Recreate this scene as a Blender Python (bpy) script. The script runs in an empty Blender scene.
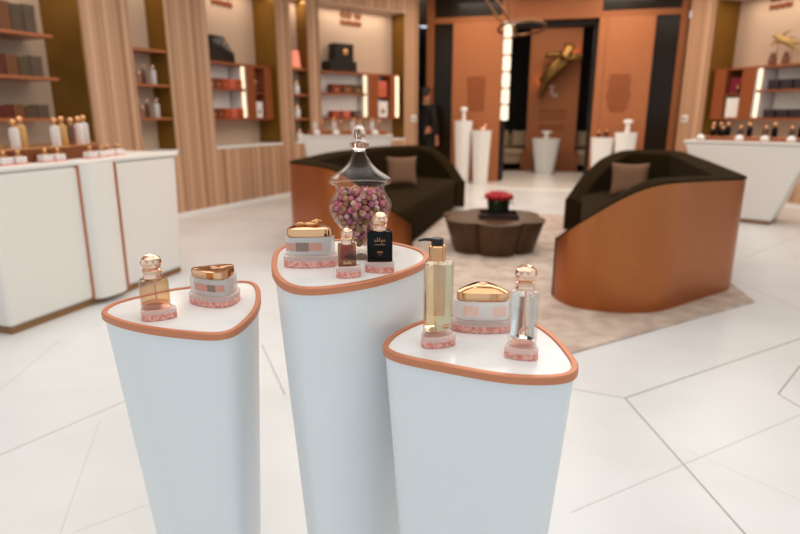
import bpy, bmesh, math, random
from mathutils import Vector, Matrix, noise
random.seed(7)
sc = bpy.context.scene
C = sc.collection
PI = math.pi

# ---------------------------------------------------------------- camera, world, lights
cam = bpy.data.cameras.new('camera'); camo = bpy.data.objects.new('camera', cam); C.objects.link(camo)
camo.location = (0, 0, 1.25); camo.rotation_euler = (PI/2 - math.atan(152/580), 0, 0)
cam.sensor_width = 36; cam.lens = 580*36/800; cam.clip_start = 0.05
cam.dof.use_dof = True; cam.dof.focus_distance = 1.06; cam.dof.aperture_fstop = 3.0
sc.camera = camo
sc.cycles.transparent_max_bounces = 40; sc.cycles.max_bounces = 14; sc.cycles.transmission_bounces = 14
sc.view_settings.view_transform = 'Standard'; sc.view_settings.look = 'None'
sc.view_settings.gamma = 1; sc.view_settings.use_curve_mapping = False
sc.view_settings.exposure = 0.0
wd = bpy.data.worlds.new('world'); sc.world = wd; wd.use_nodes = True
wd.node_tree.nodes['Background'].inputs[0].default_value = (0.78, 0.91, 1.0, 1)
wd.node_tree.nodes['Background'].inputs[1].default_value = 1.02

def area(name, loc, sx, sy, power, col, rot=(0, 0, 0)):
    l = bpy.data.lights.new(name, 'AREA'); l.shape = 'RECTANGLE'; l.size = sx; l.size_y = sy
    l.energy = power; l.color = col
    o = bpy.data.objects.new(name, l); C.objects.link(o); o.location = loc; o.rotation_euler = rot
    return o
WARM = (1.0, 0.84, 0.68)
area('ceiling_lamp', (0.2, 0.9, 3.32), 3.4, 3.0, 40, (1.0, 0.99, 0.98))
area('ceiling_lamp', (0.6, 5.2, 3.32), 4.2, 3.6, 104, (1.0, 0.965, 0.92))
area('ceiling_lamp', (2.0, 9.3, 3.32), 3.4, 1.8, 58, WARM)
area('ceiling_lamp', (-2.6, 3.9, 3.32), 1.2, 3.0, 34, (1.0, 0.92, 0.85))
area('ceiling_lamp', (4.2, 6.6, 3.32), 1.4, 3.0, 40, (1.0, 0.92, 0.85))

# ---------------------------------------------------------------- materials
def lin(c):
    return tuple((x/12.92 if x <= 0.04045 else ((x+0.055)/1.055)**2.4) for x in [v/255 for v in c])
def mat(name, rgb, rough=0.5, metal=0.0, trans=0.0, ior=1.45, emit=None, estr=0, spec=None, sheen=0, coat=0):
    m = bpy.data.materials.new(name); m.use_nodes = True
    b = m.node_tree.nodes['Principled BSDF']
    b.inputs['Base Color'].default_value = (*lin(rgb), 1)
    b.inputs['Roughness'].default_value = rough; b.inputs['Metallic'].default_value = metal
    b.inputs['Transmission Weight'].default_value = trans; b.inputs['IOR'].default_value = ior
    if emit: b.inputs['Emission Color'].default_value = (*lin(emit), 1); b.inputs['Emission Strength'].default_value = estr
    if spec is not None: b.inputs['Specular IOR Level'].default_value = spec
    b.inputs['Sheen Weight'].default_value = sheen; b.inputs['Coat Weight'].default_value = coat
    return m
def vary(m, rgb2, scale=20, detail=4, stretch=(1, 1, 1), lo=0.35, hi=0.65, bump=0.0, kind='noise'):
    nt = m.node_tree; b = nt.nodes['Principled BSDF']; N = nt.nodes.new; L = nt.links.new
    tc = N('ShaderNodeTexCoord'); mp = N('ShaderNodeMapping'); mp.inputs['Scale'].default_value = stretch
    L(tc.outputs['Object'], mp.inputs['Vector'])
    if kind == 'noise':
        t = N('ShaderNodeTexNoise'); t.inputs['Scale'].default_value = scale; t.inputs['Detail'].default_value = detail; out = t.outputs['Fac']
    elif kind == 'cell':
        t = N('ShaderNodeTexVoronoi'); t.inputs['Scale'].default_value = scale; out = t.outputs['Distance']
    else:
        t = N('ShaderNodeTexWave'); t.bands_direction = 'X'; t.inputs['Scale'].default_value = scale; t.inputs['Distortion'].default_value = 0.0; out = t.outputs['Fac']
    L(mp.outputs[0], t.inputs['Vector'])
    r = N('ShaderNodeValToRGB'); r.color_ramp.elements[0].position = lo; r.color_ramp.elements[1].position = hi
    r.color_ramp.elements[0].color = b.inputs['Base Color'].default_value; r.color_ramp.elements[1].color = (*lin(rgb2), 1)
    L(out, r.inputs[0]); L(r.outputs[0], b.inputs['Base Color'])
    if bump:
        bp = N('ShaderNodeBump'); bp.inputs['Strength'].default_value = bump; bp.inputs['Distance'].default_value = 0.01
        L(out, bp.inputs['Height']); L(bp.outputs[0], b.inputs['Normal'])
    return m
def clear_glass(name, tint=(252, 251, 250), rough=0.02, f0=0.008):
    """thin walled glass: tinted see-through with a Fresnel gloss"""
    m = bpy.data.materials.new(name); m.use_nodes = True; nt = m.node_tree; nt.nodes.clear(); N = nt.nodes.new; L = nt.links.new
    o = N('ShaderNodeOutputMaterial'); mx = N('ShaderNodeMixShader'); t = N('ShaderNodeBsdfTransparent'); g = N('ShaderNodeBsdfGlossy')
    lw = N('ShaderNodeLayerWeight'); lw.inputs['Blend'].default_value = 0.5
    pw = N('ShaderNodeMath'); pw.operation = 'POWER'; L(lw.outputs['Facing'], pw.inputs[0]); pw.inputs[1].default_value = 3.6
    f = N('ShaderNodeMath'); f.operation = 'MULTIPLY_ADD'; L(pw.outputs[0], f.inputs[0]); f.inputs[1].default_value = 0.5; f.inputs[2].default_value = f0
    t.inputs['Color'].default_value = (*lin(tint), 1); g.inputs['Roughness'].default_value = rough
    L(f.outputs[0], mx.inputs[0]); L(t.outputs[0], mx.inputs[1]); L(g.outputs[0], mx.inputs[2]); L(mx.outputs[0], o.inputs[0])
    return m
def frosted(name, tint, trans=0.55):
    """frosted glass: part milky diffuse, part see-through"""
    m = bpy.data.materials.new(name); m.use_nodes = True; nt = m.node_tree; nt.nodes.clear(); N = nt.nodes.new; L = nt.links.new
    o = N('ShaderNodeOutputMaterial'); mx = N('ShaderNodeMixShader'); t = N('ShaderNodeBsdfTransparent')
    p = N('ShaderNodeBsdfPrincipled'); p.inputs['Base Color'].default_value = (*lin(tint), 1); p.inputs['Roughness'].default_value = 0.25
    mx.inputs[0].default_value = trans
    L(p.outputs[0], mx.inputs[1]); L(t.outputs[0], mx.inputs[2]); L(mx.outputs[0], o.inputs[0])
    return m

M = {}
M['plinth'] = mat('white_lacquer', (236, 237, 238), 0.35)
M['marble'] = vary(mat('white_marble', (244, 244, 243), 0.12), (226, 226, 226), 9, 6, lo=0.5, hi=0.75)
M['rim'] = mat('copper_rim', (206, 132, 96), 0.38, 0.35)
M['copper'] = mat('copper_trim', (196, 118, 74), 0.35, 0.5)
M['gold'] = mat('rose_gold', (226, 172, 128), 0.1, 1.0)
M['gold_soft'] = mat('gold_satin', (214, 160, 112), 0.28, 1.0)
M['cap'] = mat('crystal_rose_gold', (240, 198, 172), 0.08, 0.85)
M['glass'] = clear_glass('clear_glass')
M['glass2'] = clear_glass('thick_clear_glass', (246, 245, 243), 0.02, 0.10)
M['pinkglass'] = clear_glass('pale_pink_glass', (250, 226, 220), 0.03, 0.05)
M['pinkblock'] = frosted('pale_pink_crystal', (252, 224, 216), 0.5)
M['pinkbase'] = vary(mat('pink_glitter', (214, 130, 118), 0.25), (236, 178, 164), 160, 2, lo=0.4, hi=0.6)
M['amber'] = clear_glass('amber_liquid', (253, 228, 188), 0.03, 0.03)
M['amberdark'] = clear_glass('dark_amber_liquid', (238, 168, 90), 0.03, 0.03)
M['gloss_black'] = mat('black_glass', (14, 10, 8), 0.08, spec=0.18)
M['brownglass'] = clear_glass('smoky_glass', (196, 168, 140), 0.03, 0.05)
M['paleoil'] = mat('pale_yellow_oil', (255, 250, 214), 0.02, 0, 1.0, 1.18)
M['palewater'] = mat('pale_clear_perfume', (255, 252, 248), 0.02, 0, 1.0, 1.22)
M['blackplastic'] = mat('black_plastic', (26, 22, 20), 0.3)
M['frost'] = frosted('frosted_glass', (246, 240, 236), 0.45)
M['frostpale'] = frosted('milky_glass', (250, 240, 236), 0.2)
M['cream_in'] = mat('dark_cream_cup', (150, 122, 108), 0.4)
M['cream_pale'] = mat('pale_cream', (240, 222, 212), 0.4)
M['patch'] = vary(mat('coral_pattern', (232, 160, 140), 0.5), (246, 214, 200), 800, 0, lo=0.3, hi=0.5, kind='cell')
M['patchflat'] = mat('coral_print', (208, 150, 132), 0.5)
M['labelpink'] = mat('pale_pink_label', (246, 204, 180), 0.5)
M['greyprint'] = mat('grey_print', (142, 120, 108), 0.4)
M['white'] = mat('white_paint', (238, 235, 230), 0.4)
M['whitegloss'] = mat('white_gloss', (244, 240, 234), 0.2)
M['counter'] = mat('cream_white_lacquer', (232, 226, 218), 0.35)
M['bronze_kick'] = mat('bronze_kick', (150, 112, 76), 0.35, 0.6)
M['cream'] = mat('cream_wall', (204, 178, 154), 0.6)
M['olive'] = mat('olive_bronze_mirror', (140, 104, 40), 0.3, 0.6)
M['wood'] = vary(mat('slatted_oak', (158, 116, 86), 0.55), (204, 164, 132), 11, 1.5, (1, 0.001, 0.001), lo=0.36, hi=0.6)
M['shelfwood'] = mat('copper_shelf', (170, 102, 64), 0.35, 0.3)
M['unit'] = mat('copper_unit', (160, 90, 52), 0.32, 0.35)
M['orange'] = vary(mat('copper_fabric_panel', (172, 104, 60), 0.6), (166, 99, 56), 40, 2)
M['orangepost'] = mat('copper_post', (146, 84, 42), 0.4, 0.3)
M['print'] = mat('brown_lettering', (136, 66, 20), 0.6)
M['darkglass'] = mat('dark_bronze_glass', (32, 22, 9), 0.2, spec=0.2)
M['black'] = mat('black_wall', (16, 9, 5), 0.7)
M['brownfloor'] = mat('brown_floor', (84, 46, 22), 0.5)
M['ceil'] = mat('ceiling_paint', (226, 214, 200), 0.7)
M['leather'] = vary(mat('copper_leather', (174, 104, 59), 0.33, 0.85), (167, 98, 55), 90, 3, bump=0.02)
M['fabric'] = vary(mat('dark_olive_brown_fabric', (44, 32, 12), 0.95, spec=0.08), (36, 25, 9), 120, 2)
M['cushion'] = vary(mat('taupe_cushion', (118, 84, 62), 0.9), (108, 76, 54), 150, 2)
M['traywood'] = mat('brown_tray', (126, 68, 34), 0.35, 0.2)
M['amber_tester'] = mat('honey_amber_glass', (224, 176, 104), 0.08, 0, 0.35)
M['rug'] = vary(mat('beige_rug', (180, 158, 143), 0.95), (210, 193, 179), 7, 8, lo=0.35, hi=0.65, bump=0.2)
M['tablewood'] = vary(mat('dark_walnut', (84, 52, 22), 0.45), (68, 41, 16), 6, 4, (6, 6, 1))
M['tray'] = mat('maroon_tray', (48, 20, 14), 0.3)
M['pot'] = mat('black_green_pot', (28, 34, 20), 0.3)
M['leaf'] = mat('dark_leaf', (36, 52, 24), 0.5)
M['rose'] = vary(mat('red_rose', (186, 14, 20), 0.55), (140, 6, 12), 60, 2)
M['beigesofa'] = vary(mat('beige_upholstery', (206, 180, 150), 0.9), (196, 168, 138), 60, 2)
M['bronze'] = vary(mat('gilded_bronze', (146, 108, 56), 0.35, 0.7), (116, 82, 38), 8, 3)
M['palegold'] = mat('pale_gold_figure', (178, 150, 96), 0.35, 0.6)
M['lamp'] = mat('lit_crystal', (255, 246, 226), 0.3, emit=(255, 244, 222), estr=0.6)
M['led'] = mat('led_strip', (255, 240, 214), 0.3, emit=(255, 228, 190), estr=1.1)
M['lens'] = mat('downlight_lens', (255, 250, 240), 0.3, emit=(255, 238, 214), estr=9)
M['metal'] = mat('brushed_brown_metal', (120, 84, 56), 0.3, 0.8)
M['black_bag'] = mat('black_gift_box', (20, 17, 14), 0.25)
M['skin'] = mat('skin', (200, 128, 96), 0.5); M['hair'] = mat('dark_hair', (18, 12, 8), 0.6); M['suit'] = mat('black_suit', (12, 10, 8), 0.8)
M['shirt'] = mat('collar_cloth', (120, 96, 70), 0.8)

# ---------------------------------------------------------------- mesh builder
class MB:
    def __init__(s): s.v = []; s.f = []; s.mi = []
    def add(s, vs, fs, mi=0):
        n = len(s.v); s.v += [tuple(p) for p in vs]; s.f += [tuple(i+n for i in f) for f in fs]; s.mi += [mi]*len(fs); return s
    def bx(s, x0, x1, y0, y1, z0, z1, mi=0, rz=0, about=None):
        vs = [(x, y, z) for z in (z0, z1) for x, y in ((x0, y0), (x1, y0), (x1, y1), (x0, y1))]
        if rz:
            cx, cy = about or ((x0+x1)/2, (y0+y1)/2); c, q = math.cos(rz), math.sin(rz)
            vs = [(cx+(x-cx)*c-(y-cy)*q, cy+(x-cx)*q+(y-cy)*c, z) for x, y, z in vs]
        return s.add(vs, [(3, 2, 1, 0), (4, 5, 6, 7), (0, 1, 5, 4), (1, 2, 6, 5), (2, 3, 7, 6), (3, 0, 4, 7)], mi)
    def loft(s, rings, cap0=True, cap1=True, mi=0, closed=True):
        n = len(rings[0]); vs = [p for r in rings for p in r]; fs = []
        for k in range(len(rings)-1):
            for i in range(n if closed else n-1):
                j = (i+1) % n; fs.append((k*n+i, k*n+j, (k+1)*n+j, (k+1)*n+i))
        if cap0: fs.append(tuple(reversed(range(n))))
        if cap1: fs.append(tuple(range((len(rings)-1)*n, len(rings)*n)))
        return s.add(vs, fs, mi)
    def lathe(s, prof, seg=32, c=(0, 0, 0), mi=0, cap0=True, cap1=True):
        return s.loft([[(c[0]+r*math.cos(2*PI*i/seg), c[1]+r*math.sin(2*PI*i/seg), c[2]+z) for i in range(seg)] for r, z in prof], cap0, cap1, mi)
    def prism(s, poly, z0, z1, k=1.0, mi=0):
        cx = sum(p[0] for p in poly)/len(poly); cy = sum(p[1] for p in poly)/len(poly)
        return s.loft([[(cx+(x-cx)*k, cy+(y-cy)*k, z0) for x, y in poly], [(x, y, z1) for x, y in poly]], mi=mi)
    def sphere(s, c, r, seg=20, rings=12, mi=0):
        if not hasattr(r, '__len__'): r = (r, r, r)
        R = [[(c[0]+r[0]*math.sin(a)*math.cos(2*PI*i/seg), c[1]+r[1]*math.sin(a)*math.sin(2*PI*i/seg), c[2]-r[2]*math.cos(a)) for i in range(seg)]
             for a in [PI*(k+0.02)/(rings+0.04) for k in range(rings+1)]]
        return s.loft(R, mi=mi)
    def tube(s, pts, r, seg=10, mi=0, closed=False):
        pts = [Vector(p) for p in pts]; n = len(pts); rr = r if hasattr(r, '__len__') else [r]*n; rings = []
        for k in range(n):
            if closed: t = pts[(k+1) % n]-pts[k-1]
            else: t = pts[min(k+1, n-1)]-pts[max(k-1, 0)]
            t.normalize(); u = t.cross(Vector((0, 0, 1)) if abs(t.z) < 0.9 else Vector((1, 0, 0))).normalized(); w = t.cross(u)
            rings.append([tuple(pts[k]+u*rr[k]*math.cos(2*PI*i/seg)+w*rr[k]*math.sin(2*PI*i/seg)) for i in range(seg)])
        if closed: rings.append(rings[0]); return s.loft(rings, False, False, mi)
        return s.loft(rings, mi=mi)
def obj(name, mb, m, parent=None, loc=None, rz=0, smooth=None, bevel=0, subsurf=0, mats=None):
    me = bpy.data.meshes.new(name); me.from_pydata(mb.v, [], mb.f); me.update()
    b = bmesh.new(); b.from_mesh(me); bmesh.ops.recalc_face_normals(b, faces=b.faces); b.to_mesh(me); b.free()
    for x in (mats or [m]): me.materials.append(M[x] if isinstance(x, str) else x)
    for p, i in zip(me.polygons, mb.mi): p.material_index = i
    o = bpy.data.objects.new(name, me); C.objects.link(o)
    if parent: o.parent = parent
    if loc: o.location = loc
    if rz: o.rotation_euler = (0, 0, rz)
    if smooth is not None:
        for p in me.polygons: p.use_smooth = True
        if smooth < 180:
            b = bmesh.new(); b.from_mesh(me)
            for e in b.edges:
                if len(e.link_faces) == 2 and e.calc_face_angle(0) > math.radians(smooth): e.smooth = False
            b.to_mesh(me); b.free()
    if bevel:
        md = o.modifiers.new('bevel', 'BEVEL'); md.width = bevel; md.segments = 3; md.limit_method = 'ANGLE'; md.angle_limit = math.radians(40)
    if subsurf:
        md = o.modifiers.new('subsurf', 'SUBSURF'); md.levels = subsurf; md.render_levels = subsurf
    return o
def tag(o, label, cat, group=None, kind=None):
    o['label'] = label; o['category'] = cat
    if group: o['group'] = group
    if kind: o['kind'] = kind
    return o
def thing(name, label, cat, loc=(0, 0, 0), rz=0, group=None):
    o = bpy.data.objects.new(name, None); C.objects.link(o); o.empty_display_size = 0.05
    o.location = loc; o.rotation_euler = (0, 0, rz); return tag(o, label, cat, group)
def struct(o): o['kind'] = 'structure'; return o
def dup(root, loc, rz, label, group=None):
    r = root.copy(); C.objects.link(r); r.location = loc; r.rotation_euler = (0, 0, rz); r['label'] = label
    if group: r['group'] = group
    for ch in list(root.children):
        c = ch.copy(); C.objects.link(c); c.parent = r
        for g in list(ch.children):
            d = g.copy(); C.objects.link(d); d.parent = c
    return r

class Frame:                                   # a wall's own axes: x along it, y into it, z up
    def __init__(s, A, B):
        L = math.dist(A, B); s.A = A; s.e = ((B[0]-A[0])/L, (B[1]-A[1])/L); s.n = (-s.e[1], s.e[0]); s.L = L; s.rz = math.atan2(s.e[1], s.e[0])
    def w(s, x, d, z=0): return (s.A[0]+s.e[0]*x+s.n[0]*d, s.A[1]+s.e[1]*x+s.n[1]*d, z)
WL = Frame((-2.823, 7.195), (-1.777, 9.357))
WE = Frame((-1.75, 9.42), (0.33, 11.2))
PO = Frame((0.33, 11.57), (5.3, 10.22))
WR = Frame((4.82, 9.98), (5.73, 7.57))

def catmull(pts, k=8):
    n = len(pts); out = []
    for i in range(n):
        p0, p1, p2, p3 = (Vector(pts[(i+j-1) % n]) for j in range(4))
        for t in [q/k for q in range(k)]:
            out.append(tuple(0.5*((2*p1)+(p2-p0)*t+(2*p0-5*p1+4*p2-p3)*t*t+(3*p1-p0-3*p2+p3)*t**3)))
    return out
def resample(pts, n):
    pts = [Vector(p) for p in pts]; pts.append(pts[0]); d = [0]
    for a, b in zip(pts, pts[1:]): d.append(d[-1]+(b-a).length)
    out = []; k = 0
    for i in range(n):
        t = d[-1]*i/n
        while d[k+1] < t: k += 1
        out.append(pts[k].lerp(pts[k+1], (t-d[k])/max(1e-9, d[k+1]-d[k])))
    return out
def smooth_loop(pts, it=6):
    pts = [Vector(p) for p in pts]; n = len(pts)
    for _ in range(it): pts = [pts[i]*0.5+(pts[i-1]+pts[(i+1) % n])*0.25 for i in range(n)]
    return pts
def inset(pts, d):                             # positive moves inwards (counter-clockwise loops)
    n = len(pts); pts = [Vector(p) for p in pts]; a = sum(pts[i-1].x*pts[i].y-pts[i].x*pts[i-1].y for i in range(n)); sg = 1 if a > 0 else -1; out = []
    for i in range(n):
        t = (pts[(i+1) % n]-pts[i-1]).normalized(); out.append(pts[i]+Vector((-t.y, t.x))*d*sg)
    return out
def rtri(w, rho=0.28, bulge=0.10, rot=PI/2, n=10, stretch=1.0):
    """outline of a softly rounded triangle about w wide, one corner pointing along rot"""
    r = w*rho; a = (w/2-r)/math.cos(PI/6); out = []
    for k in range(3):
        f = 2*PI*k/3; c = Vector((math.cos(f)*a, math.sin(f)*a))
        arc = [c+Vector((math.cos(f+q), math.sin(f+q)))*r for q in [(-PI/3+2*PI/3*i/n) for i in range(n+1)]]
        f2 = f+2*PI/3; p1 = Vector((math.cos(f2)*a, math.sin(f2)*a))+Vector((math.cos(f2-PI/3), math.sin(f2-PI/3)))*r
        p0 = arc[-1]; nm = Vector((math.cos(f+PI/3), math.sin(f+PI/3)))
        out += arc + [p0.lerp(p1, t)+nm*w*bulge*4*t*(1-t)*0.5 for t in [(i+1)/(n+1) for i in range(n)]]
    out = smooth_loop(out, 3); c, q = math.cos(rot), math.sin(rot)
    return [Vector((p.x*c-p.y*q, (p.x*q+p.y*c)*stretch)) for p in out]
def ring(pts, z, k=1.0): return [(p[0]*k, p[1]*k, z) for p in pts]

# ---------------------------------------------------------------- floor
def floor_material():
    m = vary(mat('white_stone_tiles', (231, 233, 234), 0.26), (221, 223, 223), 1.6, 6, lo=0.4, hi=0.7)
    nt = m.node_tree; N = nt.nodes.new; L = nt.links.new; b = nt.nodes['Principled BSDF']
    tc = N('ShaderNodeTexCoord'); sp = N('ShaderNodeSeparateXYZ'); L(tc.outputs['Object'], sp.inputs[0])
    def mth(op, a, bb=None, cl=False):
        n = N('ShaderNodeMath'); n.operation = op; n.use_clamp = cl
        for i, q in enumerate((a, bb)):
            if q is None: continue
            if isinstance(q, (int, float)): n.inputs[i].default_value = q
            else: L(q, n.inputs[i])
        return n.outputs[0]
    total = None
    for (x0, y0, x1, y1, w, amt) in GROOVES:
        dx, dy = x1-x0, y1-y0; l2 = dx*dx+dy*dy
        px = mth('SUBTRACT', sp.outputs[0], x0); py = mth('SUBTRACT', sp.outputs[1], y0)
        t = mth('DIVIDE', mth('ADD', mth('MULTIPLY', px, dx), mth('MULTIPLY', py, dy)), l2, True)
        qx = mth('SUBTRACT', px, mth('MULTIPLY', t, dx)); qy = mth('SUBTRACT', py, mth('MULTIPLY', t, dy))
        d = mth('SQRT', mth('ADD', mth('MULTIPLY', qx, qx), mth('MULTIPLY', qy, qy)))
        g = mth('MULTIPLY', mth('LESS_THAN', d, w/2), amt)
        total = g if total is None else mth('MAXIMUM', total, g)
    mx = N('ShaderNodeMix'); mx.data_type = 'RGBA'; L(total, mx.inputs[0])
    src = b.inputs['Base Color'].links[0].from_socket; L(src, mx.inputs[6]); mx.inputs[7].default_value = (*lin((128, 122, 116)), 1)
    L(mx.outputs[2], b.inputs['Base Color'])
    return m
GROOVES = [   # x0, y0, x1, y1, width, strength of the joints between the floor tiles
    (1.027, 2.410, 2.60, 3.30, 0.009, 0.75), (1.027, 2.410, 1.064, 1.522, 0.007, 0.85), (1.027, 2.410, 0.811, 2.500, 0.007, 0.7),
    (1.751, 2.449, 2.059, 2.759, 0.007, 0.8), (1.751, 2.449, 1.770, 2.326, 0.007, 0.8), (0.560, 1.624, 1.723, 2.255, 0.006, 0.35),
    (1.112, 1.972, 1.343, 1.685, 0.005, 0.2), (-1.520, 1.951, -1.10, 2.60, 0.007, 0.6), (-1.271, 2.213, -1.049, 1.522, 0.005, 0.2),
    (-1.007, 1.530, -0.806, 1.685, 0.005, 0.25), (-1.880, 2.490, -1.953, 3.116, 0.006, 0.3), (-0.775, 3.041, -0.531, 2.440, 0.007, 0.6),
    (-1.064, 8.788, -2.536, 6.913, 0.02, 0.3), (2.584, 5.016, 2.651, 3.646, 0.01, 0.3), (3.030, 5.016, 4.307, 6.129, 0.012, 0.3)]

M['floor'] = floor_material()
struct(obj('floor', MB().bx(-7, 8, -4, 15.5, -0.1, 0), 'floor'))
fl = [PO.w(-0.9, 0.06), PO.w(5.9, 0.06), PO.w(5.9, 4.2), PO.w(-0.9, 4.2)]
struct(obj('floor_inner', MB().prism([p[:2] for p in fl], 0.0, 0.006), 'brownfloor'))
c0 = PO.w(2.4, 0.75)
disc = [(c0[0]+1.72*math.cos(a), c0[1]+1.72*math.sin(a)) for a in [2*PI*i/64 for i in range(64)]]
struct(obj('floor_circle', MB().prism(disc, 0.0, 0.02), 'whitegloss'))

# ---------------------------------------------------------------- walls
def niche_wall(name, F, s0, s1, niches, depth=0.62, sill=0.835, top=3.0, H=3.4, lights=()):
    """slatted wall with recesses: niches = (s_left, s_right, recess depth)"""
    loc = F.w(0, 0); w = MB()
    edges = [s0]+[q for n in niches for q in n[:2]]+[s1]
    for a, b in zip(edges[::2], edges[1::2]):
        if b-a > 0.01: w.bx(a, b, 0, depth+0.05, 0, H)
    for a, b, d in niches:
        w.bx(a, b, 0, depth+0.05, 0, sill-0.03); w.bx(a, b, 0, depth+0.05, top, H)
    o = struct(obj(name, w, 'wood', loc=loc, rz=F.rz))
    for a, b, d in niches:
        obj('niche_back', MB().bx(a, b, d, d+0.03, sill, top), 'cream', o)
        obj('niche_jamb', MB().bx(a, a+0.012, 0.02, d, sill, top).bx(b-0.012, b, 0.02, d, sill, top), 'olive', o)
        obj('niche_sill', MB().bx(a, b, -0.015, d, sill-0.03, sill), 'white', o, bevel=0.004)
        obj('niche_head', MB().bx(a, b, 0, d, top-0.02, top), 'cream', o)
        ww = (b-a); p = F.w((a+b)/2, d*0.45, top-0.04)
        area('niche_lamp', p, ww*0.8, d*0.5, 2.6*ww+0.8, (1.0, 0.82, 0.66), (0, 0, F.rz))
    return o
niche_wall('wall_left', WL, -5.4, 2.5, [(-3.1, -0.96, 0.60), (-0.36, 0.15, 0.30), (0.83, 2.27, 0.42)])
niche_wall('wall_left_far', WE, 0.0, 2.74, [(0.10, 0.40, 0.30), (0.62, 2.42, 0.35)])
niche_wall('wall_right', WR, -0.22, 6.0, [(0.26, 2.55, 0.50), (2.95, 4.4, 0.5)])
struct(obj('baseboard_left', MB().bx(-5.4, 2.5, -0.012, 0, 0, 0.05), 'white', loc=WL.w(0, 0), rz=WL.rz))
struct(obj('baseboard_left_far', MB().bx(0, 2.74, -0.012, 0, 0, 0.05), 'white', loc=WE.w(0, 0), rz=WE.rz))
struct(obj('baseboard_right', MB().bx(-0.22, 6.0, -0.012, 0, 0, 0.05), 'white', loc=WR.w(0, 0), rz=WR.rz))
ceil_hull = [(-6.5, -3.5), (7.5, -3.5), (7.5, 9.5), (5.6, 15.2), (-1.5, 15.6), (-6.5, 8)]
struct(obj('ceiling', MB().prism(ceil_hull, 3.4, 3.5), 'ceil'))

# the copper portal at the end of the room
w = MB()
for a, b in ((0.18, 0.32), (4.50, 4.63)): w.bx(a, b, -0.03, 0.12, 0, 3.4)
w.bx(0.32, 4.50, -0.02, 0.12, 2.87, 2.97)
wb = struct(obj('wall_back', w, 'orangepost', loc=PO.w(0, 0), rz=PO.rz))
obj('head_panel', MB().bx(1.55, 3.25, 0, 0.10, 2.97, 3.4), 'orangepost', wb)
def text_block(x0, x1, z1, z0, rows, seed, taper):
    r = random.Random(seed); mb = MB(); pitch = (z1-z0)/rows
    for k in range(rows):
        zt = z1-k*pitch; ww = (x1-x0)*taper(k/(rows-1)); x = (x0+x1)/2-ww/2; xe = (x0+x1)/2+ww/2
        while x < xe-0.01:
            l = min(r.uniform(0.025, 0.07), xe-x)
            mb.bx(x, x+l, -0.004, 0.002, zt-pitch*0.66, zt); x += l+0.010
    return mb
p1 = obj('panel', MB().bx(0.68, 1.58, -0.04, 0.10, 0, 2.87), 'orange', wb)
obj('lettering', text_block(0.96, 1.30, 1.93, 1.30, 11, 3, lambda t: 1.0 if t < 0.5 else 0.92).add([], []), 'print', p1, loc=(0, -0.042, 0))
p2 = obj('panel', MB().bx(3.22, 4.12, -0.04, 0.10, 0, 2.87), 'orange', wb)
obj('panel_groove', MB().bx(3.34, 3.352, -0.045, -0.035, 0.02, 2.85), 'orangepost', p2)
obj('lettering', text_block(3.42, 3.84, 1.93, 1.28, 12, 5, lambda t: 0.55 if t > 0.95 else (0.8 if t < 0.1 or t > 0.85 else 0.9+0.1*math.sin(t*14))), 'print', p2, loc=(0, -0.042, 0))
for k, (a, b, z0, z1) in enumerate(((0.32, 0.68, 0, 2.87), (4.12, 4.50, 0, 2.87), (0.32, 1.55, 2.97, 3.4), (3.25, 4.50, 2.97, 3.4))):
    struct(obj('window_%d' % (k+1), MB().bx(a, b, 0.03, 0.06, z0, z1), 'darkglass', loc=PO.w(0, 0), rz=PO.rz))
struct(obj('wall_far', MB().bx(-0.9, 5.9, 4.2, 4.3, 0, 3.4).bx(-1.0, -0.9, 0.3, 4.3, 0, 3.4).bx(5.8, 5.9, 0.2, 4.3, 0, 3.4), 'black', loc=PO.w(0, 0), rz=PO.rz))
struct(obj('trim_1', MB().bx(1.58, 1.64, 0.1, 0.5, 0, 2.87).bx(3.16, 3.22, 0.1, 0.5, 0, 2.87).bx(1.58, 3.22, 0.1, 0.5, 2.79, 2.87), 'black', loc=PO.w(0, 0), rz=PO.rz))
area('portal_lamp', PO.w(2.45, 1.6, 3.3), 1.6, 0.8, 26, WARM, (0, 0, PO.rz))
area('portal_lamp', PO.w(1.1, -0.7, 3.3), 0.9, 0.3, 12, WARM, (0, 0, PO.rz))
area('portal_lamp', PO.w(3.7, -0.7, 3.3), 0.9, 0.3, 12, WARM, (0, 0, PO.rz))
for x, y in ((-2.0, -0.8), (-1.0, -1.3), (0.2, -1.3), (1.4, -1.3), (2.5, -0.8), (2.7, 1.6), (-2.0, 1.4), (-1.2, 2.8), (0.3, 2.8), (1.8, 2.8)):
    t = thing('ceiling_downlight', 'round recessed spotlight in the ceiling above the display plinths', 'light', (x, y, 3.4), 0, 'ceiling spotlights above the plinths')
    obj('trim_ring', MB().lathe([(0.06, -0.004), (0.08, -0.004), (0.08, 0), (0.06, 0)], 24, cap0=False, cap1=False), 'metal', t)
    obj('lens', MB().lathe([(0.06, -0.003), (0.06, 0)], 24), 'lens', t)
for k in range(14):
    s = [-0.1, 0.55, 1.2, 3.6, 4.3, 2.4, 1.8][k % 7]; d = [-0.75, -1.5][k//7]
    t = thing('ceiling_downlight', 'round recessed spotlight in the ceiling before the copper portal', 'light', PO.w(s+0.2*(k//7), d, 3.4), 0, 'ceiling spotlights before the portal')
    obj('trim_ring', MB().lathe([(0.045, -0.004), (0.06, -0.004), (0.06, 0), (0.045, 0)], 24, cap0=False, cap1=False), 'metal', t)
    obj('lens', MB().lathe([(0.045, -0.003), (0.045, 0)], 24), 'lens', t)

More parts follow.
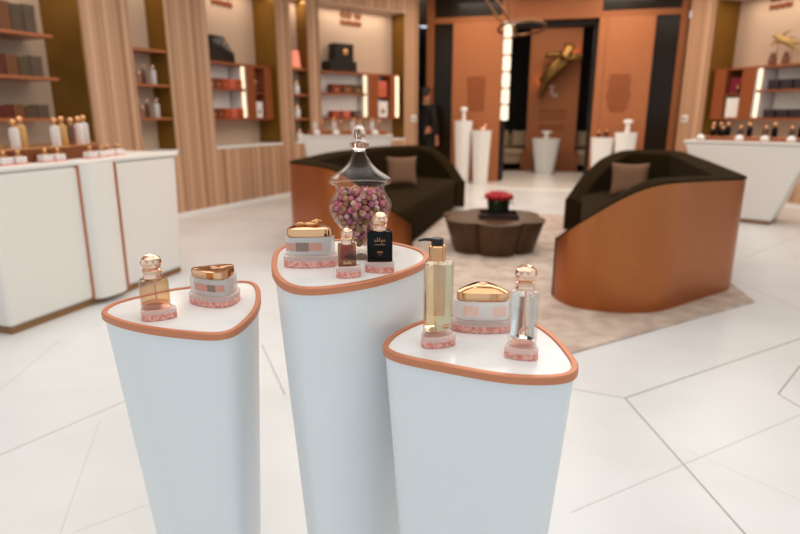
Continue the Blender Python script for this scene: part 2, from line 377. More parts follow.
# ---------------------------------------------------------------- the three foreground plinths
OUT_L = [(-.544,.998),(-.551,1.035),(-.54,1.075),(-.469,1.151),(-.44,1.164),(-.349,1.21),(-.31,1.192),(-.28,1.107),(-.266,1.01),(-.276,.913),(-.3,.892),(-.335,.897),(-.411,.917),(-.484,.951),(-.525,.982)]
OUT_L = [(x*1.0571, y*1.0571) for x, y in OUT_L]
OUT_T = [(-.237,1.045),(-.253,1.151),(-.243,1.217),(-.199,1.257),(-.11,1.262),(-.022,1.236),(.019,1.197),(.046,1.156),(.055,1.11),(.043,1.05),(-.016,.962),(-.083,.908),(-.15,.886),(-.189,.914),(-.221,.982)]
OUT_R = [(-.031,.887),(-.027,.9),(-.011,.947),(.038,1.011),(.10,1.05),(.154,1.06),(.21,1.04),(.25,.995),(.269,.918),(.272,.833),(.269,.808),(.252,.782),(.221,.773),(.153,.778),(.057,.82),(-.005,.852)]
def plinth(out, zt, k, shift, label):
    lp = smooth_loop(resample(catmull(out), 120), 10)
    cx = sum(p.x for p in lp)/len(lp); cy = sum(p.y for p in lp)/len(lp)
    lp = [(p-Vector((cx, cy)))*1.017 for p in lp]
    t = thing('display_plinth', label, 'display stand', (cx, cy, 0), 0, 'white display plinths with copper rims')
    b1 = inset(lp, 0.005); rings = []
    for q in range(13):
        f = q/12; kk = k+(1-k)*f; rings.append([(p.x*kk+shift[0]*(1-f), p.y*kk+shift[1]*(1-f), f*(zt-0.0135)) for p in b1])
    obj('body', MB().loft(rings), 'plinth', t, smooth=50)
    rm = [ring(inset(lp, 0.004), zt-0.0135), ring(lp, zt-0.0125), ring(lp, zt-0.0015), ring(inset(lp, 0.0015), zt), ring(inset(lp, 0.0095), zt), ring(inset(lp, 0.0105), zt-0.0015), ring(inset(lp, 0.0105), zt-0.0135)]
    rm.append(rm[0]); obj('rim', MB().loft(rm, False, False), 'rim', t, smooth=40)
    obj('top', MB().loft([ring(inset(lp, 0.010), zt-0.0135), ring(inset(lp, 0.010), zt-0.003)]), 'marble', t)
    return t
plinth(OUT_L, 0.883, 0.60, (0.0, 0.02), 'white plinth with copper rim holding the round amber perfume bottle, leftmost of the three')
plinth(OUT_T, 0.983, 0.64, (0.01, 0.03), 'tall white plinth with copper rim holding the apothecary jar of rosebuds')
plinth(OUT_R, 0.883, 0.64, (0.0, 0.02), 'white plinth with copper rim holding the pump bottle, nearest the right sofa')
ZL, ZT = 0.88, 0.98
UP = (1, 1, 0.925)

# ---------------------------------------------------------------- products on the plinths
def riser(x, y, z, w, h, rot, label, stretch=0.85):
    """clear crystal block with a pink glittering foot"""
    t = thing('crystal_riser', label, 'display riser', (x, y, z), 0, 'pink based crystal risers')
    o = rtri(w, 0.24, 0.08, rot, stretch=stretch); i = inset(o, w*0.02)
    obj('pink_foot', MB().loft([ring(i, 0), ring(o, h*0.04), ring(o, h*0.56)]), 'pinkbase', t, smooth=40)
    obj('clear_block', MB().loft([ring(o, h*0.56+0.0002), ring(o, h*0.93), ring(i, h)]), 'pinkblock', t, smooth=40)
    return t
def ball_cap(mb, z, r, neck):
    b = bmesh.new(); bmesh.ops.create_icosphere(b, subdivisions=2, radius=r)
    vs = [(v.co.x*1.04, v.co.y*1.04, z+v.co.z*0.96) for v in b.verts]; fs = [[v.index for v in f.verts] for f in b.faces]; b.free()
    return mb.add(vs, fs)
def collar(z0, z1, r): return MB().lathe([(r*0.98, z0), (r, z0+0.001), (r*0.9, z0+(z1-z0)*0.3), (r*0.9, z0+(z1-z0)*0.5), (r*1.02, z0+(z1-z0)*0.55), (r*1.02, z0+(z1-z0)*0.8), (r*0.75, z1)], 28)
def sprig(x0, z0, w, h, y, seed):
    """illegible printed lines"""
    r = random.Random(seed); mb = MB(); n = 9
    for k in range(n):
        a = x0-w/2+w*k/n; hh = h*r.uniform(0.35, 1.0); mb.bx(a, a+w/n*0.72, y-0.0003, y+0.0003, z0, z0+hh)
    return mb
# amber bottle, left plinth
x, y = -0.457, 1.038
riser(x, y, ZL, 0.066, 0.021, PI/2+0.5, 'pink footed crystal block under the round amber perfume bottle')
t = thing('perfume_bottle', 'round shouldered amber perfume bottle with rose gold crystal ball cap on the left plinth', 'perfume bottle', (x-0.003, y, ZL+0.021)); t.scale = UP
o = rtri(0.054, 0.30, 0.10, PI/2+0.5, stretch=0.95)
obj('glass', MB().loft([ring(o, 0, 0.94), ring(o, 0.002), ring(o, 0.055), ring(o, 0.060, 0.93), ring(o, 0.062, 0.6)]), 'glass2', t, smooth=35)
obj('thick_base', MB().loft([ring(o, 0.001, 0.90), ring(o, 0.009, 0.94)]), 'pinkglass', t)
obj('perfume', MB().loft([ring(o, 0.010, 0.90), ring(o, 0.012, 0.94), ring(o, 0.055, 0.94), ring(o, 0.058, 0.85)]), 'amber', t, smooth=35)
obj('dip_tube', MB().tube([(0.002, 0, 0.06), (0.003, 0, 0.014)], 0.0012, 8), 'gold_soft', t)
obj('collar', collar(0.0615, 0.082, 0.0165), 'cap', t, smooth=30)
obj('ball_cap', ball_cap(MB(), 0.093, 0.0185, 0), 'cap', t)
# clear tall bottle, right plinth
x, y = 0.193, 0.857
riser(x, y, ZL, 0.054, 0.019, PI/2-0.3, 'pink footed crystal block under the tall clear perfume bottle', 0.95)
t = thing('perfume_bottle', 'tall slim clear perfume bottle with pink crystal ball cap on the right plinth', 'perfume bottle', (x, y, ZL+0.019)); t.scale = UP
o = rtri(0.046, 0.22, 0.02, PI/2-0.3, stretch=0.95)
obj('glass', MB().loft([ring(o, 0, 0.96), ring(o, 0.002), ring(o, 0.092), ring(o, 0.097, 0.92), ring(o, 0.100, 0.5)]), 'glass2', t, smooth=30)
obj('perfume', MB().loft([ring(o, 0.014, 0.74), ring(o, 0.017, 0.8), ring(o, 0.090, 0.8), ring(o, 0.093, 0.6)]), 'palewater', t, smooth=30)
obj('base_facet', MB().lathe([(0.004, 0.001), (0.019, 0.003), (0.013, 0.008), (0.017, 0.012), (0.004, 0.013)], 10), 'pinkglass', t)
obj('dip_tube', MB().tube([(0.002, 0, 0.096), (0.001, 0.001, 0.06), (0.005, 0, 0.016)], 0.0016, 8), 'cap', t)
obj('collar', collar(0.0995, 0.114, 0.0145), 'cap', t, smooth=30)
obj('ball_cap', ball_cap(MB(), 0.125, 0.0170, 0), 'cap', t)
# pump bottle
x, y = 0.061, 0.907
riser(x, y, ZL, 0.060, 0.019, PI/2+0.35, 'pink footed crystal block under the pump bottle', 0.9)
t = thing('pump_bottle', 'tall pump dispenser bottle of pale yellow oil with black pump head', 'pump bottle', (x-0.001, y, ZL+0.019)); t.scale = UP
o = rtri(0.052, 0.22, 0.02, PI/2+0.35, stretch=0.95)
obj('glass', MB().loft([ring(o, 0, 0.95), ring(o, 0.003), ring(o, 0.126), ring(o, 0.132, 0.93), ring(o, 0.136, 0.55)]), 'glass2', t, smooth=30)
obj('oil', MB().loft([ring(o, 0.010, 0.86), ring(o, 0.014, 0.93), ring(o, 0.124, 0.93), ring(o, 0.129, 0.85)]), 'paleoil', t, smooth=30)
obj('glitter_pellets', MB().lathe([(0.004, 0.003), (0.018, 0.004), (0.019, 0.008), (0.01, 0.0095)], 9), 'pinkglass', t)
obj('label_panel', MB().add([(-0.006, 0, 0.03), (0.013, 0, 0.03), (0.013, 0, 0.122), (-0.006, 0, 0.122), (-0.006, 0.001, 0.03), (0.013, 0.001, 0.03), (0.013, 0.001, 0.122), (-0.006, 0.001, 0.122)], [(0, 1, 2, 3), (7, 6, 5, 4), (0, 4, 5, 1), (1, 5, 6, 2), (2, 6, 7, 3), (3, 7, 4, 0)]), 'labelpink', t, loc=(0, 0.012, 0))
obj('dip_tube', MB().tube([(0, -0.004, 0.133), (0.001, -0.004, 0.07), (-0.004, -0.004, 0.014)], 0.002, 8), 'paleoil', t)
obj('collar', MB().lathe([(0.0135, 0.1355), (0.0138, 0.137), (0.0138, 0.160), (0.012, 0.162)], 28), 'gold', t, smooth=35)
pm = obj('pump_head', MB().lathe([(0.0095, 0.1625), (0.010, 0.164), (0.010, 0.173), (0.0085, 0.1745)], 24).tube([(-0.006, -0.001, 0.1715), (-0.020, -0.003, 0.1725), (-0.031, -0.005, 0.171)], [0.0032, 0.0026, 0.002], 10), 'blackplastic', t, smooth=40)
# the two bottles on the tall plinth
x, y = -0.091, 0.968
riser(x, y, ZT, 0.044, 0.020, PI/2+0.4, 'small pink footed crystal block under the smallest square bottle')
t = thing('perfume_bottle', 'smallest square bottle of dark amber perfume with ball cap, before the rosebud jar', 'perfume bottle', (x, y, ZT+0.020)); t.scale = UP
sq = lambda w, d: smooth_loop(resample([(-w/2, -d/2), (w/2, -d/2), (w/2, d/2), (-w/2, d/2)], 48), 2)
o = sq(0.031, 0.020)
obj('glass', MB().loft([ring(o, 0, 0.97), ring(o, 0.0015), ring(o, 0.038), ring(o, 0.0405, 0.94), ring(o, 0.041, 0.6)]), 'brownglass', t, rz=0.12, smooth=35)
obj('perfume', MB().loft([ring(o, 0.012, 0.72), ring(o, 0.036, 0.72)]), 'amberdark', t, rz=0.12)
obj('gold_print', sprig(0, 0.004, 0.015, 0.007, -0.0103, 1), 'gold_soft', t, rz=0.12)
obj('collar', collar(0.0405, 0.054, 0.0098), 'cap', t, smooth=30); obj('ball_cap', ball_cap(MB(), 0.060, 0.0108, 0), 'cap', t)
x, y = -0.035, 1.005
riser(x, y, ZT, 0.054, 0.019, PI/2-0.2, 'pink footed crystal block under the black perfume bottle')
t = thing('perfume_bottle', 'black perfume bottle with crystal ball cap standing beside the rosebud jar', 'perfume bottle', (x-0.001, y, ZT+0.019)); t.scale = UP
o = sq(0.045, 0.026)
obj('glass', MB().loft([ring(o, 0, 0.97), ring(o, 0.0015), ring(o, 0.055), ring(o, 0.059, 0.93), ring(o, 0.0598, 0.5)]), 'gloss_black', t, rz=0.06, smooth=35)
lm = MB(); Y0 = -0.0133
def glyph(pts, r=0.0005): lm.tube([(a, Y0, b) for a, b in pts], r, 6)
for k, cx in enumerate((-0.008, -0.0045, -0.001, 0.003, 0.0075)):      # a handwritten word, then two fine lines
    if k in (1, 2): glyph([(cx, 0.040), (cx+0.0012, 0.047), (cx+0.0004, 0.0475), (cx+0.001, 0.040)])
    elif k == 3: glyph([(cx+0.001, 0.0435), (cx-0.001, 0.043), (cx, 0.0402), (cx+0.0014, 0.0435), (cx+0.0008, 0.0365), (cx-0.001, 0.037)])
    else: glyph([(cx+0.0012, 0.0425), (cx-0.001, 0.0435), (cx-0.0012, 0.041), (cx+0.0012, 0.040), (cx+0.002, 0.041)])
for k in range(8): lm.bx(-0.009+k*0.0024, -0.0075+k*0.0024, Y0-0.0003, Y0+0.0003, 0.0335, 0.0345)
obj('script_print', lm, 'gold_soft', t, rz=0.06)
ln = MB()
for k in range(5): ln.bx(-0.005+k*0.0022, -0.0035+k*0.0022, Y0-0.0003, Y0+0.0003, 0.018, 0.0205+0.001*(k % 2))
ln.bx(-0.002, 0.003, Y0-0.0003, Y0+0.0003, 0.0145, 0.0152)
obj('copper_print', ln, 'copper', t, rz=0.06)
obj('collar', collar(0.0592, 0.072, 0.0132), 'cap', t, smooth=30); obj('ball_cap', ball_cap(MB(), 0.080, 0.0150, 0), 'cap', t)
# cream jars
def strip(o, f0, f1, z0, z1, off, k=1.0):
    n = len(o); i0 = int(n*f0); i1 = int(n*f1); op = inset(o, -off); oi = inset(o, -off+0.0004); mb = MB(); a = [op[i % n] for i in range(i0, i1+1)]; b = [oi[i % n] for i in range(i0, i1+1)]
    return mb.loft([[(p[0], p[1], z0) for p in a]+[(p[0], p[1], z0) for p in reversed(b)], [(p[0], p[1], z1) for p in a]+[(p[0], p[1], z1) for p in reversed(b)]])
def front(o, ang):
    n = len(o); return min(range(n), key=lambda i: (o[i]-Vector((math.cos(ang), math.sin(ang)))).length)/n
def cream_jar(x, y, z, w, rot, face, label, rlabel, glass, cup, lidlabel, marks, ornament, stretch=0.85, dome=0.0):
    riser(x, y, z, w*1.10, 0.022, rot, rlabel, stretch)
    t = thing('cream_jar', label, 'cream jar', (x, y, z+0.022))
    o = rtri(w, 0.22, 0.07, rot, stretch=stretch); i = inset(o, 0.004)
    obj('jar_body', MB().loft([ring(o, 0, 0.96), ring(o, 0.002), ring(o, 0.028), ring(o, 0.033, 0.97), ring(o, 0.034, 0.85)]), glass, t, smooth=40)
    obj('inner_cup', MB().loft([ring(o, 0.005, 0.84), ring(o, 0.030, 0.86)]), cup, t, smooth=40)
    f = front(o, face)
    for a, b, z0, z1, m in marks: obj('printed_patch', strip(o, (f+a) % 1+1, (f+a) % 1+1+(b-a), z0, z1, 0.0006), m, t)
    l = rtri(w*0.91, 0.2, 0.05, rot, stretch=stretch); c = (0, w*0.0)
    lid = obj('lid', MB().loft([ring(l, 0.0342, 0.98), ring(l, 0.035), ring(l, 0.047), ring(l, 0.0485, 0.985), ring(l, 0.050+dome*0.5, 0.7), ring(l, 0.0503+dome, 0.25)]), 'gold', t, smooth=35)
    lid['label'] = lidlabel
    if ornament:
        mb = MB(); mb.sphere((0, 0, 0.053+dome), (0.013, 0.006, 0.004)); mb.sphere((0.012, 0.002, 0.055+dome), (0.006, 0.004, 0.005)); mb.tube([(-0.012, 0, 0.053), (-0.02, -0.002, 0.0545), (-0.026, -0.003, 0.0525)], [0.004, 0.003, 0.0015]); mb.tube([(0.004, 0, 0.056), (0.012, 0.006, 0.060), (0.022, 0.006, 0.058)], [0.003, 0.002, 0.001])
        obj('lid_ornament', mb, 'gold_soft', lid, smooth=60)
    else:
        z1 = 0.0505+dome
        obj('lid_emblem', MB().lathe([(0.006, z1), (0.0072, z1+0.0012), (0.0084, z1)], 24, cap0=False, cap1=False).bx(-0.0035, 0.0035, -0.001, 0.001, z1-0.001, z1+0.001).bx(-0.001, 0.001, -0.0035, 0.0035, z1-0.001, z1+0.001), 'cap', lid)
    return t
cream_jar(-0.375, 1.133, ZL, 0.096, PI/2-0.55, -PI/2-0.35, 'frosted cream jar with triangular gold lid on the left plinth', 'pink footed crystal block under the cream jar on the left plinth', 'frost', 'cream_in', 'mirror gold lid', [(-0.10, 0.0, 0.010, 0.024, 'patchflat'), (0.005, 0.07, 0.010, 0.024, 'greyprint'), (0.075, 0.13, 0.010, 0.024, 'patchflat')], False)
cream_jar(-0.167, 1.056, ZT, 0.092, PI/2+0.12, -PI/2, 'frosted cream jar with a raised gold ornament on its lid, on the tall plinth', 'pink footed crystal block under the cream jar on the tall plinth', 'frost', 'cream_in', 'mirror gold lid with ornament', [(-0.125, -0.045, 0.010, 0.024, 'patchflat'), (-0.04, 0.04, 0.009, 0.025, 'greyprint'), (0.045, 0.125, 0.010, 0.024, 'patchflat')], True)
cream_jar(0.147, 0.990, ZL, 0.102, PI/2-0.08, -PI/2, 'milky white cream jar with domed rose gold lid on the right plinth', 'pink footed crystal block under the white cream jar on the right plinth', 'frostpale', 'cream_pale', 'domed rose gold lid', [(-0.115, -0.045, 0.009, 0.026, 'patch'), (0.045, 0.115, 0.009, 0.026, 'patch')], False, dome=0.008)

# apothecary jar with dried rosebuds
AX, AY = -0.0765, 1.114
t = thing('apothecary_jar', 'lidded clear glass apothecary jar full of dried rosebuds on the tall plinth', 'glass jar', (AX, AY, ZT)); t.scale = (0.98, 0.98, 0.872)
prof = [(0.034, 0), (0.035, 0.002), (0.030, 0.005), (0.018, 0.010), (0.0145, 0.018), (0.017, 0.034), (0.024, 0.046), (0.037, 0.062), (0.050, 0.080), (0.0595, 0.100), (0.0620, 0.114), (0.0600, 0.127), (0.053, 0.139), (0.0485, 0.147), (0.0480, 0.158), (0.0515, 0.164)]
innr = [(r-0.0022, z) for r, z in prof[4:]][::-1]; innr[0] = (0.0490, 0.164)
obj('jar_bowl', MB().lathe(prof+innr+[(0.001, 0.016)], 64), 'glass', t, smooth=60)
obj('foot_glass', MB().lathe([(0.033, 0.001), (0.029, 0.004), (0.012, 0.010), (0.001, 0.012)], 48), 'glass2', t, smooth=60)
lid = [(0.0520, 0.1645), (0.0590, 0.1655), (0.0612, 0.169), (0.0605, 0.174), (0.0565, 0.180), (0.047, 0.187), (0.036, 0.195), (0.026, 0.205), (0.019, 0.216), (0.0145, 0.226), (0.0128, 0.2335)]
ld = obj('lid', MB().lathe(lid+[(r-0.002, z-0.001) for r, z in lid[::-1]], 64, cap0=False, cap1=False), 'glass', t, smooth=60)
obj('finial', MB().lathe([(0.010, 0.234), (0.0115, 0.238), (0.0185, 0.244), (0.0190, 0.250), (0.0125, 0.256), (0.0105, 0.259), (0.0125, 0.266), (0.0120, 0.275), (0.0095, 0.284), (0.005, 0.290), (0.001, 0.2915)], 40), mat('solid_glass', (252, 250, 248), 0.0, 0, 1.0, 1.45), ld, smooth=60)
buds = []
for nm, pet, sep in (('pink', (222, 128, 150), (150, 104, 66)), ('mauve', (190, 116, 146), (132, 96, 60)), ('pale', (240, 190, 186), (168, 128, 84)), ('beige', (208, 160, 120), (140, 108, 62))):
    mp = vary(mat('rosebud_'+nm, pet, 0.7), tuple(max(0, c-46) for c in pet), 180, 3, lo=0.3, hi=0.7); ms = mat('rosebud_sepal_'+nm, sep, 0.8)
    mb = MB(); seg = 12; rings = []
    for k in range(9):
        f = k/8; r = 0.0072*(math.sin(PI*(0.06+0.86*f))**0.75)*(0.75 if f > 0.9 else 1); rings.append([(r*(1+0.13*math.cos(5*a+f*4))*math.cos(a), r*(1+0.13*math.cos(5*a+f*4))*math.sin(a), -0.0075+0.015*f) for a in [2*PI*i/seg for i in range(seg)]])
    mb.loft(rings[:4], True, False, 1); mb.loft(rings[3:], False, True, 0)
    mb.tube([(0, 0, -0.0115), (0, 0, -0.007)], 0.0011, 6, 1)
    buds.append((nm, mb, [mp, ms]))
meshes = []
def bowl_r(z):
    for (r0, z0), (r1, z1) in zip(prof[4:], prof[5:]):
        if z0 <= z <= z1: return r0+(r1-r0)*(z-z0)/(z1-z0)
    return 0
rr = random.Random(11); spots = []; tries = 0
while tries < 60000 and len(spots) < 300:
    tries += 1; z = rr.uniform(0.026, 0.150); rm = bowl_r(z)-0.0085
    if rm < 0.003: continue
    lo = max(0, rm-0.015) if z < 0.138 else 0
    r = math.sqrt(rr.uniform(lo*lo, rm*rm)); a = rr.uniform(0, 2*PI)
    p = Vector((r*math.cos(a), r*math.sin(a), z))
    if all((p-q).length > 0.0106 for q in spots): spots.append(p)
LBL = {'pink': ('bright pink dried rosebud among many inside the glass jar', 'bright pink rosebuds in the jar'), 'mauve': ('dusky mauve dried rosebud among many inside the glass jar', 'mauve rosebuds in the jar'), 'pale': ('pale blush dried rosebud among many inside the glass jar', 'pale blush rosebuds in the jar'), 'beige': ('straw beige dried rosebud among many inside the glass jar', 'beige rosebuds in the jar')}
first = {}
for p in spots:
    nm, mb, mm = buds[rr.choices(range(4), (5, 3, 4, 2))[0]]
    if nm not in first:
        o = obj('dried_rosebud', mb, None, smooth=70, mats=mm); first[nm] = o
    else:
        o = first[nm].copy(); C.objects.link(o)
    o.location = (AX+p.x*0.97, AY+p.y*0.97, ZT+p.z*0.872); o.rotation_euler = (rr.uniform(0, 6.28), rr.uniform(0, 6.28), rr.uniform(0, 6.28)); q = rr.uniform(0.70, 0.92); o.scale = (q, q, q)
    tag(o, LBL[nm][0], 'rosebud', LBL[nm][1])

# ---------------------------------------------------------------- sofas, cushions, table, rug
rug = MB().prism([(2.44, 3.80), (0.72, 2.79), (-0.12, 3.6), (-0.55, 5.2), (0.1, 7.3), (1.95, 7.45), (2.9, 6.2)], 0.0, 0.012)
tag(obj('rug', rug, 'rug'), 'large mottled beige rug lying under the coffee table and sofas', 'rug')
def open_path(pts, step=0.045):
    pts = [Vector(p) for p in pts]; out = []
    for a, b in zip(pts, pts[1:]):
        n = max(1, int((b-a).length/step)); out += [a.lerp(b, i/n) for i in range(n)]
    out.append(pts[-1])
    for _ in range(5): out = [out[0]]+[out[i]*0.5+(out[i-1]+out[i+1])*0.25 for i in range(1, len(out)-1)]+[out[-1]]
    return out
def offset_open(pts, d, sg):
    out = []; n = len(pts)
    for i in range(n):
        a = pts[max(i-1, 0)]; b = pts[min(i+1, n-1)]; tt = (Vector((b.x-a.x, b.y-a.y))).normalized(); nn = Vector((-tt.y, tt.x))*sg*d
        out.append(Vector((pts[i].x+nn.x, pts[i].y+nn.y, pts[i].z)))
    return out
def sofa(path, sg, label, depth_seat=0.40):
    """tub sofa: copper shell wrapped round a dark upholstered inside; path = (x, y, height) from the near arm round the back to the far arm"""
    P0 = open_path(path); cx = sum(p.x for p in P0)/len(P0); cy = sum(p.y for p in P0)/len(P0)
    P0 = [Vector((p.x-cx, p.y-cy, p.z)) for p in P0]
    t = thing('tub_sofa', label, 'sofa', (cx, cy, 0.012), 0, 'copper shelled tub sofas')
    inn = offset_open(P0, 0.04, sg); z0 = 0.012
    sec = lambda a, b, top: [(a.x, a.y, 0.0), (a.x, a.y, a.z-0.012+top), (b.x, b.y, b.z-0.012+top), (b.x, b.y, 0.0)]
    mb = MB(); mb.loft([sec(a, b, 0) for a, b in zip(P0, inn)]); obj('shell', mb, 'leather', t, smooth=40)
    A = offset_open(P0, -0.004, sg); B = offset_open(P0, 0.17, sg); I = offset_open(P0, 0.042, sg); Mx = offset_open(P0, 0.10, sg)
    rings = []
    for a, i, m, b in zip(A, I, Mx, B):
        h = a.z-0.012
        rings.append([(i.x, i.y, 0.03), (i.x, i.y, h), (a.x, a.y, h+0.001), (a.x, a.y, h+0.014), (i.x, i.y, h+0.030), (m.x, m.y, h+0.026), (b.x, b.y, h-0.01), (b.x, b.y, 0.03)])
    def end(k0, k1, src):                      # the padding wraps round the arm's end
        t_ = Vector((P0[k0].x-P0[k1].x, P0[k0].y-P0[k1].y)).normalized()*0.016
        a = A[k0]; q = src[:]; q[0] = (a.x, a.y, 0.004); q[1] = (a.x, a.y, a.z-0.012)
        return [(x+t_.x, y+t_.y, z) for x, y, z in q]
    rings = [end(0, 1, rings[0])]+rings+[end(-1, -2, rings[-1])]
    obj('upholstery', MB().loft(rings), 'fabric', t, smooth=60)
    S = offset_open(P0, 0.172, sg)
    c = Vector((sum(p.x for p in S)/len(S), sum(p.y for p in S)/len(S)))
    poly = [(p.x, p.y) for p in S]
    g = [((x-c.x)*0.995+c.x, (y-c.y)*0.995+c.y) for x, y in poly]
    s1 = MB().loft([[(x, y, 0.02) for x, y in g], [(x, y, 0.27) for x, y in g]]); obj('seat_base', s1, 'fabric', t, smooth=40)
    g2 = [((x-c.x)*0.97+c.x, (y-c.y)*0.97+c.y) for x, y in poly]
    s2 = MB().loft([[(x, y, 0.272) for x, y in g], [(x, y, depth_seat-0.02) for x, y in g], [(x, y, depth_seat) for x, y in g2]]); obj('seat_cushion', s2, 'fabric', t, smooth=50)
    return t
sofa([(1.075, 3.90, .42), (1.10, 3.72, .52), (1.19, 3.62, .62), (1.36, 3.555, .75), (1.53, 3.53, .835), (1.70, 3.575, .845), (2.05, 3.82, .83), (2.42, 4.07, .81), (2.48, 4.16, .81), (2.87, 5.45, .82), (3.24, 6.66, .82), (3.24, 6.82, .82), (3.10, 6.98, .82), (2.80, 7.20, .815), (2.62, 7.17, .80), (2.35, 6.92, .73), (2.06, 6.64, .55), (1.84, 6.40, .34)], 1, 'copper shelled tub sofa with dark seat on the right of the coffee table')
sofa([(.10, 4.92, .33), (.03, 4.79, .42), (-.10, 4.70, .50), (-.30, 4.66, .68), (-.50, 4.70, .81), (-.64, 4.80, .835), (-1.01, 5.36, .82), (-1.04, 5.46, .815), (-.86, 6.7, .81), (-.62, 7.63, .80), (-.30, 8.25, .80), (.0, 8.52, .80), (.28, 8.60, .80), (.52, 8.38, .77), (.72, 8.18, .60), (.88, 8.00, .36)], -1, 'copper shelled tub sofa with dark seat behind the tall plinth')
def cushion(loc, rz, tilt, label, w=0.37):
    mb = MB(); n = 14; top = []; bot = []
    for j in range(n+1):
        for i in range(n+1):
            u, v = i/n*2-1, j/n*2-1; pinch = 1-0.10*(1-u*u)-0.0; pv = 1-0.10*(1-v*v)
            th = 0.075*((1-u**4)*(1-v**4))**0.5
            xx, zz = u*w/2*pv if True else 0, v*w/2*pinch
            top.append((xx, -th, zz)); bot.append((xx, th, zz))
    N = n+1; q = [(j*N+i, j*N+i+1, (j+1)*N+i+1, (j+1)*N+i) for j in range(n) for i in range(n)]
    mb.add(top, q); mb.add(bot, [tuple(reversed(f)) for f in q])
    o = obj('throw_cushion', mb, 'cushion', smooth=70)
    o.rotation_euler = (tilt, 0, rz); o.location = loc
    b = bmesh.new(); b.from_mesh(o.data); bmesh.ops.remove_doubles(b, verts=b.verts, dist=0.0005); b.to_mesh(o.data); b.free()
    return tag(o, label, 'cushion', 'taupe throw cushions')
cushion((2.36, 6.0, 0.60), -0.35, -0.35, 'taupe throw cushion leaning inside the right sofa')
cushion((0.02, 6.95, 0.60), 0.10, -0.30, 'taupe throw cushion leaning inside the left sofa')
def lobed(r, k=1.0, n=200):
    out = []
    for i in range(n):
        a = 2*PI*i/n; out.append((r*k*(0.84+0.22*abs(math.sin(3*a))**0.6)*math.cos(a), r*k*(0.84+0.22*abs(math.sin(3*a))**0.6)*math.sin(a)*1.02))
    return out
t = thing('coffee_table', 'dark walnut fluted coffee table between the two sofas', 'table', (0.885, 5.46, 0.012))
obj('body', MB().loft([ring(lobed(0.47), z, 0.80+0.18*z/0.29) for z in (0, 0.06, 0.12, 0.18, 0.24, 0.285)]), 'tablewood', t, smooth=25)
obj('tabletop', MB().loft([ring(lobed(0.47), 0.2855, 0.985), ring(lobed(0.47), 0.290, 1.0), ring(lobed(0.47), 0.304, 1.0), ring(lobed(0.47), 0.308, 0.985)]), 'tablewood', t, smooth=30)
tag(obj('square_tray', MB().bx(-0.18, 0.18, -0.15, 0.15, 0, 0.012).bx(-0.18, -0.168, -0.15, 0.15, 0.012, 0.045).bx(0.168, 0.18, -0.15, 0.15, 0.012, 0.045).bx(-0.168, 0.168, -0.15, -0.138, 0.012, 0.045).bx(-0.168, 0.168, 0.138, 0.15, 0.012, 0.045), 'tray', loc=(0.925, 5.42, 0.320), rz=-0.1, bevel=0.003), 'dark maroon tray under the rose bouquet on the coffee table', 'tray')
t = thing('rose_bouquet', 'red roses in a dark pot on the coffee table', 'flowers', (0.925, 5.42, 0.332))
obj('pot', MB().lathe([(0.085, 0), (0.092, 0.004), (0.105, 0.14), (0.112, 0.16), (0.104, 0.16), (0.095, 0.10), (0.001, 0.10)], 32, cap1=False), 'pot', t, smooth=40)
rm = MB(); rings = []
for k in range(7):
    f = k/6; r = 0.036*math.sin(PI*(0.25+0.58*f)); rings.append([(r*(1+0.16*math.cos(3*a+f*9))*math.cos(a), r*(1+0.16*math.cos(3*a+f*9))*math.sin(a), -0.02+0.048*f) for a in [2*PI*i/16 for i in range(16)]])
rm.loft(rings)
r0 = None; k = 0
for rad, num, zz in ((0.0, 1, 0.205), (0.055, 6, 0.198), (0.100, 11, 0.180)):
    for i in range(num):
        a = 2*PI*i/num+rad*9; loc = (rad*math.cos(a), rad*math.sin(a), zz)
        if r0 is None: r0 = obj('rose', rm, 'rose', t, loc=loc, smooth=60)
        else:
            o = r0.copy(); C.objects.link(o); o.parent = t; o.location = loc; o.rotation_euler = (0.35*rad*10*-math.sin(a), 0.35*rad*10*math.cos(a), a)
for a, zz in ((2.9, 0.15), (0.3, 0.13), (4.4, 0.14), (5.6, 0.12)):
    L0 = [Vector((math.cos(a)*q, math.sin(a)*q, zz+0.02*math.sin(q*20))) for q in (0.10, 0.125, 0.15, 0.165)]
    s = Vector((-math.sin(a), math.cos(a), 0)); mb = MB(); rings = []
    for p, wd_ in zip(L0, (0.004, 0.018, 0.014, 0.001)): rings.append([tuple(p-s*wd_), tuple(p+Vector((0, 0, 0.003))), tuple(p+s*wd_), tuple(p-Vector((0, 0, 0.002)))])
    obj('leaf', mb.loft(rings), 'leaf', t, smooth=60)
